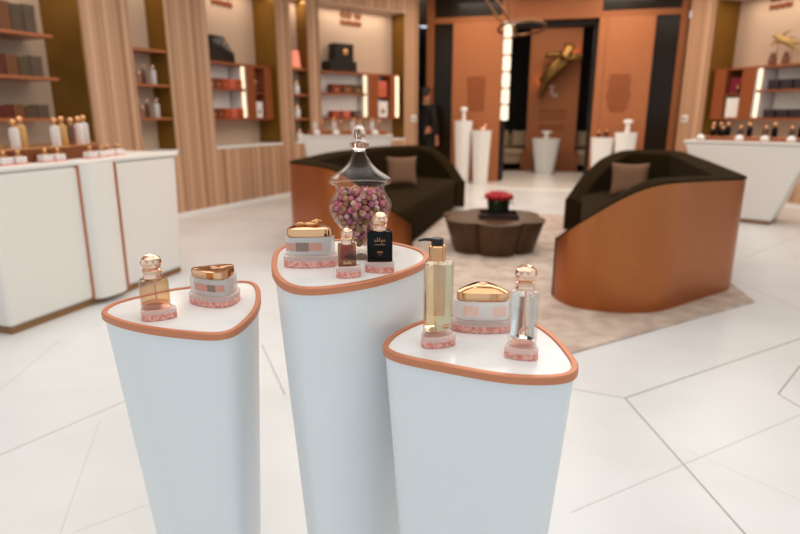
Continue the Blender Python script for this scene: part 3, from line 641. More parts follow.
# ---------------------------------------------------------------- small shop goods
def mini_bottle(name, label, cat, F, s, d, z, h, r, body, cap, group=None, frame=True, ball=True):
    loc = F.w(s, d, z) if frame else (s, d, z)
    t = thing(name, label, cat, loc, F.rz if frame else 0, group)
    obj('glass_body', MB().lathe([(r*0.95, 0), (r, 0.003), (r, h*0.66), (r*0.8, h*0.72), (r*0.4, h*0.74)], 14), body, t, smooth=50)
    if ball: obj('cap', MB().lathe([(r*0.45, h*0.742), (r*0.45, h*0.8)], 12).sphere((0, 0, h*0.9), r*0.72, 12, 8), cap, t, smooth=60)
    else: obj('cap', MB().lathe([(r*0.6, h*0.742), (r*0.6, h*0.97), (r*0.5, h)], 14), cap, t, smooth=50)
    return t
def carton(name, label, cat, F, s0, s1, d0, d1, z0, z1, m, group=None, band=None, lid=True):
    """a closed carton: body, lid and a printed band"""
    sm, dm = (s0+s1)/2, (d0+d1)/2; a, b = (s1-s0)/2, (d1-d0)/2; h = z1-z0
    t = thing(name, label, cat, F.w(sm, dm, z0), F.rz, group)
    obj('body', MB().bx(-a, a, -b, b, 0, h*0.72), m, t, bevel=0.002)
    obj('lid', MB().bx(-a-0.002, a+0.002, -b-0.002, b+0.002, h*0.722, h), m, t, bevel=0.002)
    if band: obj('label_plate', MB().bx(-a*0.4, a*0.4, -b-0.002, -b+0.001, h*0.25, h*0.5), band, t)
    return t
B = {}
for k, c in (('red_brown', (120, 44, 22)), ('dark_red', (92, 28, 16)), ('brown', (112, 66, 30)), ('grey_green', (82, 66, 44)), ('grey', (90, 74, 58)), ('coral', (214, 104, 78)), ('orange_red', (176, 66, 28)), ('navy', (44, 34, 40)), ('magenta', (120, 20, 40)), ('blush', (232, 150, 130))):
    M['box_'+k] = mat('carton_'+k, c, 0.45)
shelf_n = 0
def shelf(F, s0, s1, d0, d1, z, label, group, m='shelfwood', th=0.03):
    o = obj('display_shelf', MB().bx(s0, s1, d0, d1, -th, 0), m, loc=F.w(0, 0, z), rz=F.rz, bevel=0.003)
    return tag(o, label, 'shelf', group)
# ---- niche behind the left counter
row = ('top', 'middle', 'bottom')
for k, z in enumerate((2.02, 1.615, 1.22)):
    shelf(WL, -2.9, -1.20, 0.12, 0.60, z, '%s copper shelf behind the left counter' % row[k], 'copper shelves behind the left counter')
cols = [('dark_red', 'dark red'), ('red_brown', 'red brown'), ('brown', 'brown'), ('dark_red', 'dark red'), ('brown', 'brown'), ('grey_green', 'grey green'), ('grey', 'grey')]
ordn = ['leftmost', 'second from the left', 'third', 'fourth', 'third from the right', 'second from the right', 'rightmost']
for r_, (z, h) in enumerate(((2.02, 0.27), (1.615, 0.20), (1.22, 0.13))):
    for k in range(7):
        key, cn = cols[(k+0) % 7]; s = -2.12+k*0.122
        carton('perfume_carton', '%s carton, %s on the %s shelf behind the left counter' % (cn, ordn[k], row[r_]), 'carton', WL, s, s+0.113, 0.24, 0.40, z, z+h-0.012*(k % 2), 'box_'+key, 'cartons on the left wall shelves')
# ---- narrow niche with three shelves
for k, z in enumerate((1.99, 1.60, 1.22)):
    shelf(WL, -0.35, 0.14, 0.02, 0.30, z, '%s copper shelf in the narrow left niche' % row[k], 'copper shelves in the narrow left niche')
for r_, (z, nm) in enumerate(((1.60, 'middle'), (1.22, 'bottom'))):
    for k, (s, h, r, body) in enumerate(((-0.22, 0.13, 0.04, 'pinkglass'), (-0.14, 0.22, 0.028, 'brownglass'), (0.0, 0.23, 0.032, 'frost'))):
        mini_bottle('perfume_bottle', '%s bottle on the %s shelf of the narrow left niche' % (('short pink', 'slim smoky', 'tall frosted')[k], nm), 'perfume bottle', WL, s, 0.12, z, h, r, body, 'cap', 'bottles in the narrow left niche')
# ---- copper display units in the three wide niches
def sign(F, s, d, z, w, label, seed):
    """shop sign in raised copper letters: a big word over a small line"""
    r = random.Random(seed); mb = MB(); x = -w/2; y0, y1 = -0.02, 0.0
    hs = [0.10, 0.13, 0.09, 0.16, 0.11, 0.0, 0.10, 0.10, 0.09]; st = w/len(hs)
    for k, h in enumerate(hs):
        if h: mb.bx(x+k*st, x+k*st+st*0.36, y0, y1, 0.0, h); mb.bx(x+k*st, x+k*st+st*0.92, y0, y1, 0.0 if k % 2 else h*0.5, 0.025 if k % 2 else h*0.5+0.025)
        if k in (1, 3): mb.bx(x+k*st+st*0.1, x+k*st+st*0.5, y0, y1, h+0.02, h+0.045)
    for k in range(11): mb.bx(x+k*w/11, x+k*w/11+w/11*0.7, y0, y1, -0.10-0.012*(k % 3 == 0), -0.045+0.01*(k % 4 == 0))
    return tag(obj('wall_lettering', mb, 'print', loc=F.w(s, d, z), rz=F.rz), label, 'sign')
def unit(F, s0, dirn, k, d0, d1, label, zt=1.95):
    """open shelves with a lit edge, then a copper panel, an open cubby and another copper panel"""
    t = thing('display_unit', label, 'shelving unit', F.w(s0, 0, 1.18), F.rz, 'copper display units in the wall niches')
    X = lambda a, b: (min(a*k*dirn, b*k*dirn), max(a*k*dirn, b*k*dirn))
    H = zt-1.18
    def board(a, b, z0, z1, dd0=d0, m='unit', name='board'): x0, x1 = X(a, b); return obj(name, MB().bx(x0, x1, dd0, d1, z0, z1), m, t, bevel=0.003)
    board(0, 1.56, H-0.03, H, name='top_board'); board(0, 1.56, 0, 0.03, name='bottom_board'); board(0, 0.86, 0.40, 0.425, name='shelf_board'); board(1.10, 1.36, 0.37, 0.39, name='shelf_board')
    board(0.90, 1.10, 0.032, H-0.032, name='panel'); board(1.36, 1.56, 0.032, H-0.032, name='panel')
    board(0.865, 0.898, 0.032, H-0.032, d0+0.02, 'white', 'divider')
    x0, x1 = X(0.835, 0.862)
    obj('lit_strip', MB().bx(x0, x1, d0+0.03, d0+0.06, 0.44, H-0.035).bx(x0, x1, d0+0.03, d0+0.06, 0.035, 0.39), 'led', t)
    x0, x1 = X(1.102, 1.358); obj('cubby_back', MB().bx(x0, x1, d1-0.02, d1-0.004, 0.032, H-0.032), 'white', t)
    x0, x1 = X(0.0, 0.83); obj('shelf_back', MB().bx(x0, x1, d1-0.02, d1-0.004, 0.032, H-0.032), 'white', t)
    return t, (lambda a: s0+a*k*dirn)
# left wide niche
u, S = unit(WL, 0.86, 1, 0.88, 0.10, 0.41, 'copper display unit under the black bag shaped box in the left wide niche')
for r_, (z, h) in enumerate(((1.605, 0.13), (1.21, 0.13))):
    for k, (key, cn) in enumerate((('brown', 'brown'), ('red_brown', 'red brown'), ('orange_red', 'orange red'), ('coral', 'coral'), ('orange_red', 'orange red'))):
        a = 0.06+k*0.152
        carton('perfume_carton', '%s carton, %s of five on the %s board of the left unit' % (cn, ('first', 'second', 'third', 'fourth', 'last')[k], ('upper', 'lower')[r_]), 'carton', WL, S(a), S(a)+0.125, 0.13, 0.26, z, z+h, 'box_'+key, 'cartons in the left display unit', 'gold_soft')
mini_bottle('perfume_bottle', 'pink bottle in the open cubby of the left display unit', 'perfume bottle', WL, S(1.23), 0.22, 1.57, 0.17, 0.06, 'pinkglass', 'cap')
carton('perfume_carton', 'white carton in the lower cubby of the left display unit', 'carton', WL, S(1.15), S(1.31), 0.14, 0.3, 1.21, 1.44, 'white', None, 'gold_soft')
t = thing('gift_box', 'black sloping lidded gift box with gold clasp on the left display unit', 'gift box', WL.w(1.20, 0.24, 1.95), WL.rz)
obj('body', MB().add([(-.21, -.13, 0), (.24, -.13, 0), (.24, .13, 0), (-.21, .13, 0), (-.21, -.13, .26), (.24, -.13, .10), (.24, .13, .10), (-.21, .13, .26)], [(3, 2, 1, 0), (4, 5, 6, 7), (0, 1, 5, 4), (1, 2, 6, 5), (2, 3, 7, 6), (3, 0, 4, 7)]), 'black_bag', t, bevel=0.006)
obj('lid', MB().add([(-.215, -.135, .262), (.245, -.135, .102), (.245, .135, .102), (-.215, .135, .262), (-.19, -.11, .33), (.06, -.11, .33), (.20, .11, .16), (-.19, .11, .33)], [(3, 2, 1, 0), (4, 5, 6, 7), (0, 1, 5, 4), (1, 2, 6, 5), (2, 3, 7, 6), (3, 0, 4, 7)]), 'black_bag', t, bevel=0.004)
obj('clasp', MB().sphere((0.03, -0.14, 0.235), 0.022, 12, 8), 'gold_soft', t, smooth=60)
sign(WL, 1.60, 0.419, 2.84, 0.42, 'raised copper lettering high in the left wide niche', 1)
# far left niches
for k, z in enumerate((1.96, 1.57, 1.20)):
    shelf(WE, 0.12, 0.385, 0.03, 0.30, z, '%s copper shelf in the slim corner niche' % row[k], 'copper shelves in the slim corner niche')
t = thing('lantern', 'blush pink glowing lantern on the top shelf of the slim corner niche', 'lantern', WE.w(0.225, 0.14, 1.96), WE.rz)
obj('base', MB().bx(-.075, .075, -.075, .075, 0, 0.02), 'gold_soft', t); obj('shade', MB().loft([[(-.075, -.075, .021), (.075, -.075, .021), (.075, .075, .021), (-.075, .075, .021)], [(-.055, -.055, .27), (.055, -.055, .27), (.055, .055, .27), (-.055, .055, .27)]]), mat('blush_shade', (240, 160, 140), 0.4, emit=(240, 120, 90), estr=0.5), t, bevel=0.006)
for z, nm in ((1.57, 'middle'), (1.20, 'bottom')):
    mini_bottle('perfume_bottle', 'white bottle on the %s shelf of the slim corner niche' % nm, 'perfume bottle', WE, 0.24, 0.14, z, 0.20, 0.055, 'whitegloss', 'cap', 'white bottles in the slim corner niche', ball=False)
mini_bottle('perfume_bottle', 'round white bottle on the sill of the slim corner niche', 'perfume bottle', WE, 0.24, 0.1, 0.835, 0.18, 0.06, 'whitegloss', 'cap')
u, S = unit(WE, 0.70, 1, 1.06, 0.08, 0.345, 'copper display unit under the stacked black boxes in the far wide niche')
for r_, (z, h) in enumerate(((1.605, 0.15), (1.21, 0.11))):
    for k, (key, cn) in enumerate((('red_brown', 'red brown'), ('brown', 'brown'), ('grey_green', 'grey green')) if r_ == 0 else (('orange_red', 'orange red'), ('coral', 'coral'), ('grey', 'grey'))):
        a = (0.20, 0.42, 0.62)[k]
        carton('perfume_carton', '%s carton on the %s board of the far unit' % (cn, ('upper', 'lower')[r_]), 'carton', WE, S(a), S(a)+(0.20 if r_ == 0 else 0.13), 0.12, 0.25, z, z+h, 'box_'+key, 'cartons in the far display unit', 'gold_soft')
carton('perfume_carton', 'coral carton in the upper cubby of the far display unit', 'carton', WE, S(1.13), S(1.31), 0.12, 0.25, 1.57, 1.83, 'box_coral', None, 'blush' and 'gold_soft')
carton('perfume_carton', 'white carton in the lower cubby of the far display unit', 'carton', WE, S(1.13), S(1.33), 0.12, 0.25, 1.21, 1.49, 'white', None, 'gold_soft')
obj('lit_strip', MB().bx(-0.03, 0.03, 0.06, 0.10, 0.03, 0.74), 'led', u, loc=(1.06*1.50, 0, 0))
carton('gift_box', 'wide flat black gift box under the square one in the far wide niche', 'gift box', WE, 0.87, 1.42, 0.10, 0.33, 1.95, 2.12, 'black_bag', 'black gift boxes in the far wide niche')
t = carton('gift_box', 'square black gift box with round copper emblem, on top of the flat one', 'gift box', WE, 1.00, 1.37, 0.12, 0.31, 2.12, 2.40, 'black_bag', 'black gift boxes in the far wide niche')
obj('emblem', MB().lathe([(0.05, -0.002), (0.05, 0.004), (0.03, 0.006)], 24), 'gold_soft', t, loc=(0.02, -0.098, 0.15)).rotation_euler = (PI/2, 0, 0)
sign(WE, 1.50, 0.349, 2.84, 0.44, 'raised copper lettering high in the far wide niche', 2)
# right wide niche
u, S = unit(WR, 2.02, -1, 1.10, 0.10, 0.49, 'copper display unit under the leaping gold figure in the right niche')
for r_, (z, h) in enumerate(((1.605, 0.14), (1.21, 0.12))):
    for k in range(4):
        a = 0.66-k*0.185; s = S(a)
        carton('perfume_carton', 'dark navy carton, %s from the lit strip on the %s board of the right unit' % (('first', 'second', 'third', 'fourth')[k], ('upper', 'lower')[r_]), 'carton', WR, s-0.085, s+0.085, 0.15, 0.30, z, z+h, 'box_navy', 'dark cartons in the right display unit')
t = carton('perfume_carton', 'magenta carton in the upper cubby of the right display unit', 'carton', WR, S(1.32), S(1.14), 0.16, 0.32, 1.57, 1.80, 'box_magenta')
mini_bottle('perfume_bottle', 'small bottle with gold ball cap before the magenta carton', 'perfume bottle', WR, S(1.17), 0.13, 1.57, 0.11, 0.03, 'brownglass', 'gold')
carton('perfume_carton', 'white carton in the lower cubby of the right display unit', 'carton', WR, S(1.33), S(1.13), 0.14, 0.30, 1.21, 1.51, 'white')
sign(WR, 0.97, 0.499, 2.88, 0.36, 'raised copper lettering high in the right niche', 3)
def animal(name, joints, edges, m, parent=None, sub=2):
    """one continuous skinned body"""
    me = bpy.data.meshes.new(name); me.from_pydata([j[:3] for j in joints], edges, []); o = bpy.data.objects.new(name, me); C.objects.link(o)
    md = o.modifiers.new('skin', 'SKIN'); o.modifiers.new('sub', 'SUBSURF').levels = sub; o.modifiers['sub'].render_levels = sub
    for v, j in zip(me.skin_vertices[0].data, joints): v.radius = (j[3], j[3])
    me.skin_vertices[0].data[0].use_root = True; md.use_smooth_shade = True
    me.materials.append(M[m]); 
    if parent: o.parent = parent
    return o
def leaping(k, flip=1):
    """leaping hoofed animal: x along the leap, z up, y to the viewer's far side"""
    J = [(0, 0, 0, .085), (.14, 0, .03, .10), (.27, 0, .08, .085), (.37, 0, .17, .05), (.45, 0, .20, .048), (.55, 0, .15, .026),      # trunk, neck, head, muzzle
         (-.12, 0, -.02, .09), (-.22, 0, -.07, .06), (-.36, 0, -.10, .016),                                                           # croup, tail root, tail
         (-.20, .05, -.17, .05), (-.33, .05, -.24, .028), (-.43, .05, -.36, .016), (-.50, .05, -.38, .018),
         (-.20, -.05, -.15, .05), (-.31, -.05, -.20, .028), (-.40, -.05, -.30, .016), (-.47, -.05, -.32, .018),
         (.33, .05, .0, .036), (.47, .05, .04, .024), (.55, .05, -.05, .015), (.60, .05, -.04, .017),
         (.32, -.05, -.02, .036), (.46, -.05, -.01, .024), (.50, -.05, -.10, .015), (.55, -.05, -.10, .017),
         (.42, .02, .27, .018), (.36, .02, .33, .008), (.20, 0, .20, .035), (.06, 0, .27, .03), (-.06, 0, .28, .012)]
    E_ = [(0, 1), (1, 2), (2, 3), (3, 4), (4, 5), (0, 6), (6, 7), (7, 8), (6, 9), (9, 10), (10, 11), (11, 12), (6, 13), (13, 14), (14, 15), (15, 16),
          (2, 17), (17, 18), (18, 19), (19, 20), (2, 21), (21, 22), (22, 23), (23, 24), (4, 25), (25, 26), (1, 27), (27, 28), (28, 29)]
    return [(x*k*flip, y*k, z*k, r*k) for x, y, z, r in J], E_
t = thing('leaping_figurine', 'pale gold leaping animal figure on thin rods above the right unit', 'figurine', WR.w(1.32, 0.28, 1.95), WR.rz)
J, E_ = leaping(0.46, -1); J = [(x, y, z, q*1.35) for x, y, z, q in J]; a = animal('figure', J, E_, 'palegold', t); a.location = (0, 0, 0.33)
obj('stand', MB().tube([(-0.14, 0, 0.015), (-0.14, 0, 0.34)], 0.005, 8).tube([(0.09, 0, 0.015), (0.09, 0, 0.30)], 0.005, 8), 'metal', t)
obj('base', MB().lathe([(0.07, 0), (0.07, 0.014), (0.06, 0.016)], 24, c=(-0.14, 0, 0)).lathe([(0.07, 0), (0.07, 0.014), (0.06, 0.016)], 24, c=(0.09, 0, 0)), 'metal', t, smooth=40)
for k, (s, r) in enumerate(((1.22, 0.055), (1.42, 0.05))):
    mini_bottle('glass_dome', '%s smoky glass bottle beneath the leaping gold figure' % ('nearer the corner' if k == 0 else 'farther from the corner'), 'bottle', WR, s, 0.16, 1.95, 0.15, r, 'brownglass', 'brownglass', 'smoky bottles beneath the figure')

# ---------------------------------------------------------------- counters
def counter(name_label, A, Bp, depth, zt, taper, recess, strips, loc_label=None):
    """white counter: the front runs A to Bp at the top, the foot is set in"""
    F = Frame(A, Bp); L = F.L
    t = thing('display_counter', name_label, 'counter', F.w(0, 0, 0), F.rz, 'white display counters')
    b0 = [(taper, recess), (L-taper, recess), (L-taper, depth-recess), (taper, depth-recess)]; b1 = [(0, 0), (L, 0), (L, depth), (0, depth)]
    obj('kickplate', MB().bx(taper+0.015, L-taper-0.015, recess+0.012, depth-recess-0.012, 0, 0.04), 'bronze_kick', t)
    obj('body', MB().loft([[(x, y, 0.04) for x, y in b0], [(x, y, zt-0.03) for x, y in b1]]), 'counter', t, bevel=0.03)
    obj('worktop', MB().bx(-0.012, L+0.012, -0.012, depth+0.012, zt-0.03, zt), 'counter', t, bevel=0.008)
    for a, b in strips:
        f = lambda q: (recess*(1-q))
        mb = MB(); n = 14; rings = []
        for z, q in ((0.045, 0.0), (zt-0.031, 1.0)):
            y0 = f(q); rings.append([(a+(b-a)*i/n, y0-0.075*math.sin(PI*i/n)**0.35, z) for i in range(n+1)]+[(b, y0+0.05, z), (a, y0+0.05, z)])
        obj('rounded_front', mb.loft(rings), 'counter', t, smooth=40)
        for x, y in ((a, -0.004), (b-0.016, -0.048)): obj('copper_seam', MB().add([(x-.005, f(0)+y-.008, .045), (x+.005, f(0)+y-.008, .045), (x+.005, f(0)+y+.01, .045), (x-.005, f(0)+y+.01, .045), (x-.005, f(1)+y-.008, zt-.031), (x+.005, f(1)+y-.008, zt-.031), (x+.005, f(1)+y+.01, zt-.031), (x-.005, f(1)+y+.01, zt-.031)], [(3, 2, 1, 0), (4, 5, 6, 7), (0, 1, 5, 4), (1, 2, 6, 5), (2, 3, 7, 6), (3, 0, 4, 7)]), 'copper', t)
    return F, L
F, L = counter('white counter with copper seams left of the foreground plinths', (-2.27, 3.15), (-1.765, 4.64), 0.75, 0.97, 0.03, 0.01, [(0.63, 0.91)])
# curved wooden tray with a gold edge on the left counter
t = thing('counter_tray', 'curved copper brown tray with gold edge on the left counter', 'tray', F.w(0, 0, 0.97), F.rz)
pl = [(0.0, 0.13), (0.4, 0.10), (0.7, 0.11), (0.98, 0.18), (1.16, 0.32), (1.2, 0.45), (1.08, 0.58), (0.0, 0.60)]
obj('tray_body', MB().prism(pl, 0, 0.075), 'traywood', t, bevel=0.01); obj('gold_edge', MB().prism([(x*1.004, y-0.004) for x, y in pl], 0.0752, 0.086), 'gold_soft', t, bevel=0.003)
for k, (s, d, h, r, b_, lb) in enumerate(((0.22, 0.16, 0.20, 0.020, 'amber', 'first slim amber tester'), (0.27, 0.20, 0.21, 0.022, 'amber', 'second slim amber tester'), (0.36, 0.15, 0.19, 0.024, 'frost', 'frosted tester paired with an amber one'), (0.43, 0.18, 0.21, 0.026, 'amber', 'amber tester paired with a frosted one'),
        (0.66, 0.17, 0.20, 0.025, 'frost', 'frosted tester at the left of the tray end group'), (0.75, 0.21, 0.21, 0.025, 'amber', 'amber tester in the tray end group'), (0.84, 0.23, 0.20, 0.026, 'pinkglass', 'pink tester in the tray end group'), (0.94, 0.27, 0.21, 0.026, 'frost', 'frosted tester near the rounded tray end'), (1.05, 0.34, 0.22, 0.025, 'frost', 'last frosted tester at the rounded tray end'))):
    mini_bottle('tester_bottle', lb+' on the left counter', 'perfume bottle', F, s, d, 0.97+0.086, h*0.88, r*1.15, 'amber_tester' if b_ == 'amber' else b_, 'gold_soft', 'tester bottles on the left counter tray')
for k, (s, d, lb) in enumerate(((0.20, 0.06, 'pink footed jar nearest the frame edge'), (0.29, 0.06, 'second pink footed jar'), (0.46, 0.05, 'pink footed jar alone before the amber tester'), (0.55, 0.05, 'pink footed jar beside the lone one'), (0.80, 0.05, 'first jar of the cluster by the copper seam'), (0.90, 0.06, 'second jar of the cluster by the copper seam'), (1.00, 0.10, 'third jar of the cluster by the copper seam'), (1.11, 0.12, 'last jar of the cluster by the copper seam'))):
    tt = thing('cream_jar', lb+' on the left counter', 'cream jar', F.w(s, d, 0.97), F.rz, 'small jars on the left counter')
    obj('jar_body', MB().bx(-.034, .034, -.03, .03, 0, .045), 'frostpale', tt, bevel=0.006); obj('foot', MB().bx(-.038, .038, -.034, .034, -0.0, .010), 'pinkbase', tt); obj('lid', MB().lathe([(.026, .0452), (.026, .055), (.012, .058)], 16).sphere((0, 0, .068), .014, 12, 8), 'gold_soft', tt, smooth=50)
F2, L2 = counter('small white counter before the far wide niche', (-1.40, 8.52), (-0.13, 8.48), 0.42, 0.97, 0.14, 0.05, [])
t = obj('counter_tray', MB().prism([(0.06, 0.11), (1.20, 0.11), (1.20, 0.38), (0.06, 0.38)], 0, 0.06), 'unit', loc=F2.w(0, 0, 0.97), rz=F2.rz, bevel=0.01); tag(t, 'copper tray on the small far counter', 'tray')
lr = ['leftmost', 'second', 'third', 'rightmost']
def cup(F, s, d, z, label, group, r=0.055):
    t = thing('sample_dome', label, 'glass dome', F.w(s, d, z), F.rz, group)
    obj('foot', MB().lathe([(r, 0), (r, .012), (r*.8, .014)], 20), 'gold_soft', t, smooth=40)
    obj('dome', MB().lathe([(r*.9, .0142), (r, .03), (r*.8, .055), (r*.4, .07), (0.001, .075)], 20), 'whitegloss', t, smooth=60)
for k in range(4):
    s = 0.20+k*0.28
    cup(F2, s, 0.048, 0.97, '%s white dome before the far counter tray' % lr[k], 'white domes on the far counter')
    mini_bottle('perfume_bottle', '%s ball capped bottle on the far counter tray' % lr[k], 'perfume bottle', F2, s-0.06, 0.28, 1.03, 0.17, 0.035, 'frost', 'gold', 'bottles on the far counter tray')
    mini_bottle('perfume_bottle', '%s pink bottle on the far counter tray' % lr[k], 'perfume bottle', F2, s+0.04, 0.26, 1.03, 0.14, 0.032, 'pinkglass', 'gold', 'bottles on the far counter tray')
F3, L3 = counter('tapered white counter before the right niche', (3.52, 7.33), (4.53, 6.46), 0.60, 0.95, 0.30, 0.04, [])
t = obj('counter_tray', MB().prism([(0.12, 0.12), (1.30, 0.12), (1.30, 0.48), (0.12, 0.48)], 0, 0.05), 'unit', loc=F3.w(0, 0, 0.95), rz=F3.rz, bevel=0.01); tag(t, 'copper tray on the tapered right counter', 'tray')
for k, s in enumerate((0.16, 0.58, 0.84, 1.10)):
    cup(F3, s, 0.06, 0.95, '%s white dome before the right counter tray' % lr[k], 'white domes on the right counter', 0.05)
for k, s in enumerate((0.22, 0.30, 0.38)):
    mini_bottle('perfume_bottle', '%s of three back bottles at the tray corner' % ('left', 'middle', 'right')[k], 'perfume bottle', F3, s, 0.38, 1.0, 0.155, 0.034, 'gloss_black', 'gold', 'dark bottles on the right counter tray')
for k, s in enumerate((0.25, 0.36)):
    mini_bottle('perfume_bottle', '%s of two front bottles at the tray corner' % ('left', 'right')[k], 'perfume bottle', F3, s, 0.22, 1.0, 0.11, 0.03, 'gloss_black', 'gold', 'dark bottles on the right counter tray')
for g, s in enumerate((0.58, 0.84, 1.10)):
    mini_bottle('perfume_bottle', 'shorter smoky bottle of the %s pair on the right counter tray' % ('first', 'second', 'third')[g], 'perfume bottle', F3, s-0.03, 0.24, 1.0, 0.12, 0.033, 'brownglass', 'gold', 'dark bottles on the right counter tray')
    mini_bottle('perfume_bottle', 'taller black bottle of the %s pair on the right counter tray' % ('first', 'second', 'third')[g], 'perfume bottle', F3, s+0.05, 0.30, 1.0, 0.155, 0.034, 'gloss_black', 'gold', 'dark bottles on the right counter tray')

# ---------------------------------------------------------------- the portal end
def back_plinth(s, d, w, h, label, z=0.0, k=0.72):
    t = thing('round_plinth', label, 'display stand', PO.w(s, d, z), PO.rz, 'white plinths at the copper portal')
    o = rtri(w, 0.30, 0.10, PI/2)
    obj('body', MB().loft([ring(o, 0, k), ring(o, h-0.02)]), 'white', t, smooth=40); obj('top', MB().loft([ring(o, h-0.0198, 1.02), ring(o, h, 1.02)]), 'whitegloss', t, smooth=40)
back_plinth(0.97, -0.38, 0.34, 1.15, 'tall white plinth with a slender white vase at the left copper panel')
back_plinth(1.32, -0.45, 0.36, 0.98, 'shorter white plinth at the right edge of the left copper panel')
back_plinth(3.40, -0.38, 0.38, 0.87, 'shorter white plinth with small gold pieces at the right copper panel')
back_plinth(3.78, -0.38, 0.38, 0.96, 'taller white plinth with a white vase at the right copper panel')
back_plinth(2.40, 1.95, 0.62, 0.74, 'wide tapering white plinth standing on the white circle', 0.02, 0.62)
def vase(s, d, z, h, r, label, m='whitegloss'):
    t = thing('vase', label, 'vase', PO.w(s, d, z), PO.rz)
    obj('body', MB().lathe([(r*.6, 0), (r*.62, .01), (r*.42, h*.2), (r*.5, h*.45), (r*.4, h*.6)], 20), m, t, smooth=60); obj('mouth', MB().lathe([(r*.4, h*.601), (r, h*.75), (r*.9, h*.95), (r*.5, h)], 20), m, t, smooth=60)
vase(0.97, -0.38, 1.15, 0.24, 0.07, 'slender white vase on the tall left plinth')
vase(3.80, -0.38, 0.96, 0.22, 0.085, 'white flared vase on the taller right plinth')
vase(2.40, 1.95, 0.76, 0.16, 0.12, 'squat pale vase on the wide centre plinth')
t = thing('gold_ornament', 'small blush ornament on the shorter left plinth', 'ornament', PO.w(1.34, -0.45, 0.98), PO.rz)
obj('body', MB().sphere((0, 0, 0.035), (0.06, 0.04, 0.035), 14, 8), 'cap', t, smooth=60); obj('top', MB().sphere((0.04, 0, 0.085), (0.028, 0.025, 0.03), 12, 8), 'cap', t, smooth=60)
for k, (s, h, lb) in enumerate(((3.34, 0.10, 'lower gold capped bottle on the shorter right plinth'), (3.46, 0.14, 'taller gold capped bottle on the shorter right plinth'))):
    mini_bottle('perfume_bottle', lb, 'perfume bottle', PO, s, -0.38, 0.87, h, 0.04, 'brownglass', 'gold', 'bottles on the shorter right plinth')
# inner screen with the gilded leaping figure
scr = thing('copper_screen', 'copper orange screen with brown lettering standing inside the portal', 'screen', PO.w(2.46, 2.70, 0.006), PO.rz)
obj('panel', MB().bx(-0.53, 0.56, 0, 0.12, 0.42, 3.1), 'orange', scr); obj('base', MB().bx(-0.62, 0.65, -0.12, 0.2, 0, 0.418), 'orangepost', scr)
mb = MB(); r = random.Random(4)
for z, h in ((1.30, .05), (1.22, .03), (1.15, .03), (0.97, .05), (0.90, .03)):
    x = -0.26
    while x < 0.30: l = r.uniform(0.03, 0.08); mb.bx(x, min(x+l, 0.32), -0.004, 0.002, z, z+h); x += l+0.015
obj('lettering', mb, 'print', scr)
obj('emblem', MB().tube([(-0.06, -.008, 1.88), (-0.02, -.008, 1.80), (0.02, -.008, 1.88)], 0.02, 8).tube([(-0.02, -.008, 1.80), (-0.02, -.008, 1.68)], 0.02, 8).tube([(0.06+0.035*math.cos(q), -.008, 1.67+0.035*math.sin(q)) for q in [2*PI*i/14 for i in range(14)]], 0.012, 8, closed=True), 'white', scr)
t = thing('wall_relief', 'gilded leaping animal relief with an orange glow behind it, on the copper screen', 'sculpture', PO.w(2.50, 2.50, 2.26), PO.rz)
J, E_ = leaping(1.08, 1); J = [(x-0.06, y, z, q*1.35+0.028) for x, y, z, q in J]; a = animal('figure', J, E_, 'bronze', t); a.rotation_euler = (0, -0.50, 0)
obj('mounting_pin', MB().tube([(-0.05, 0, -0.03), (-0.05, 0.20, -0.03)], 0.015, 8).tube([(0.2, 0, 0.14), (0.2, 0.20, 0.14)], 0.015, 8), 'metal', t)
for k, (x, z) in enumerate(((-0.30, -0.26), (-0.05, -0.03), (0.22, 0.16), (0.36, 0.30))):
    l = bpy.data.lights.new('relief_glow', 'POINT'); l.energy = 0.7; l.color = (1.0, 0.35, 0.14); l.shadow_soft_size = 0.03
    o = bpy.data.objects.new('relief_glow', l); C.objects.link(o); o.location = PO.w(2.50+x, 2.60, 2.26+z)
# beige sofas inside
def beige_sofa(s0, s1, d, label, pil):
    t = thing('beige_sofa', label, 'sofa', PO.w((s0+s1)/2, d, 0.006), PO.rz, 'beige sofas inside the portal'); a = (s1-s0)/2
    for x in (-a+0.06, a-0.06):
        for y in (0.08, 0.7): obj('leg', MB().bx(x-.025, x+.025, y-.025, y+.025, 0, 0.12), 'metal', t)
    obj('base', MB().bx(-a, a, 0, 0.8, 0.121, 0.30), 'beigesofa', t, bevel=0.03); obj('seat', MB().bx(-a, a, -0.02, 0.62, 0.302, 0.46), 'beigesofa', t, bevel=0.05)
    obj('backrest', MB().bx(-a, a, 0.62, 0.82, 0.302, 0.80), 'beigesofa', t, bevel=0.06)
    n = len(pil)
    for k in range(n):
        w_ = 0.42; p = PO.w((s0+s1)/2+pil[k][0], d+0.40, 0.006+0.69)
        o = cushion(p, PO.rz, -0.22, pil[k][1], 0.42); o.data.materials[0] = M['beigesofa']; o['group'] = 'beige cushions inside the portal'
beige_sofa(0.75, 1.90, 2.95, 'beige sofa behind the portal, left of the copper screen', [(-0.06, 'beige cushion nearer the left copper panel on the left beige sofa'), (0.42, 'beige cushion nearer the copper screen on the left beige sofa')])
beige_sofa(3.04, 4.2, 2.95, 'beige sofa behind the portal, right of the copper screen', [(-0.38, 'beige cushion at the left end of the right beige sofa')])
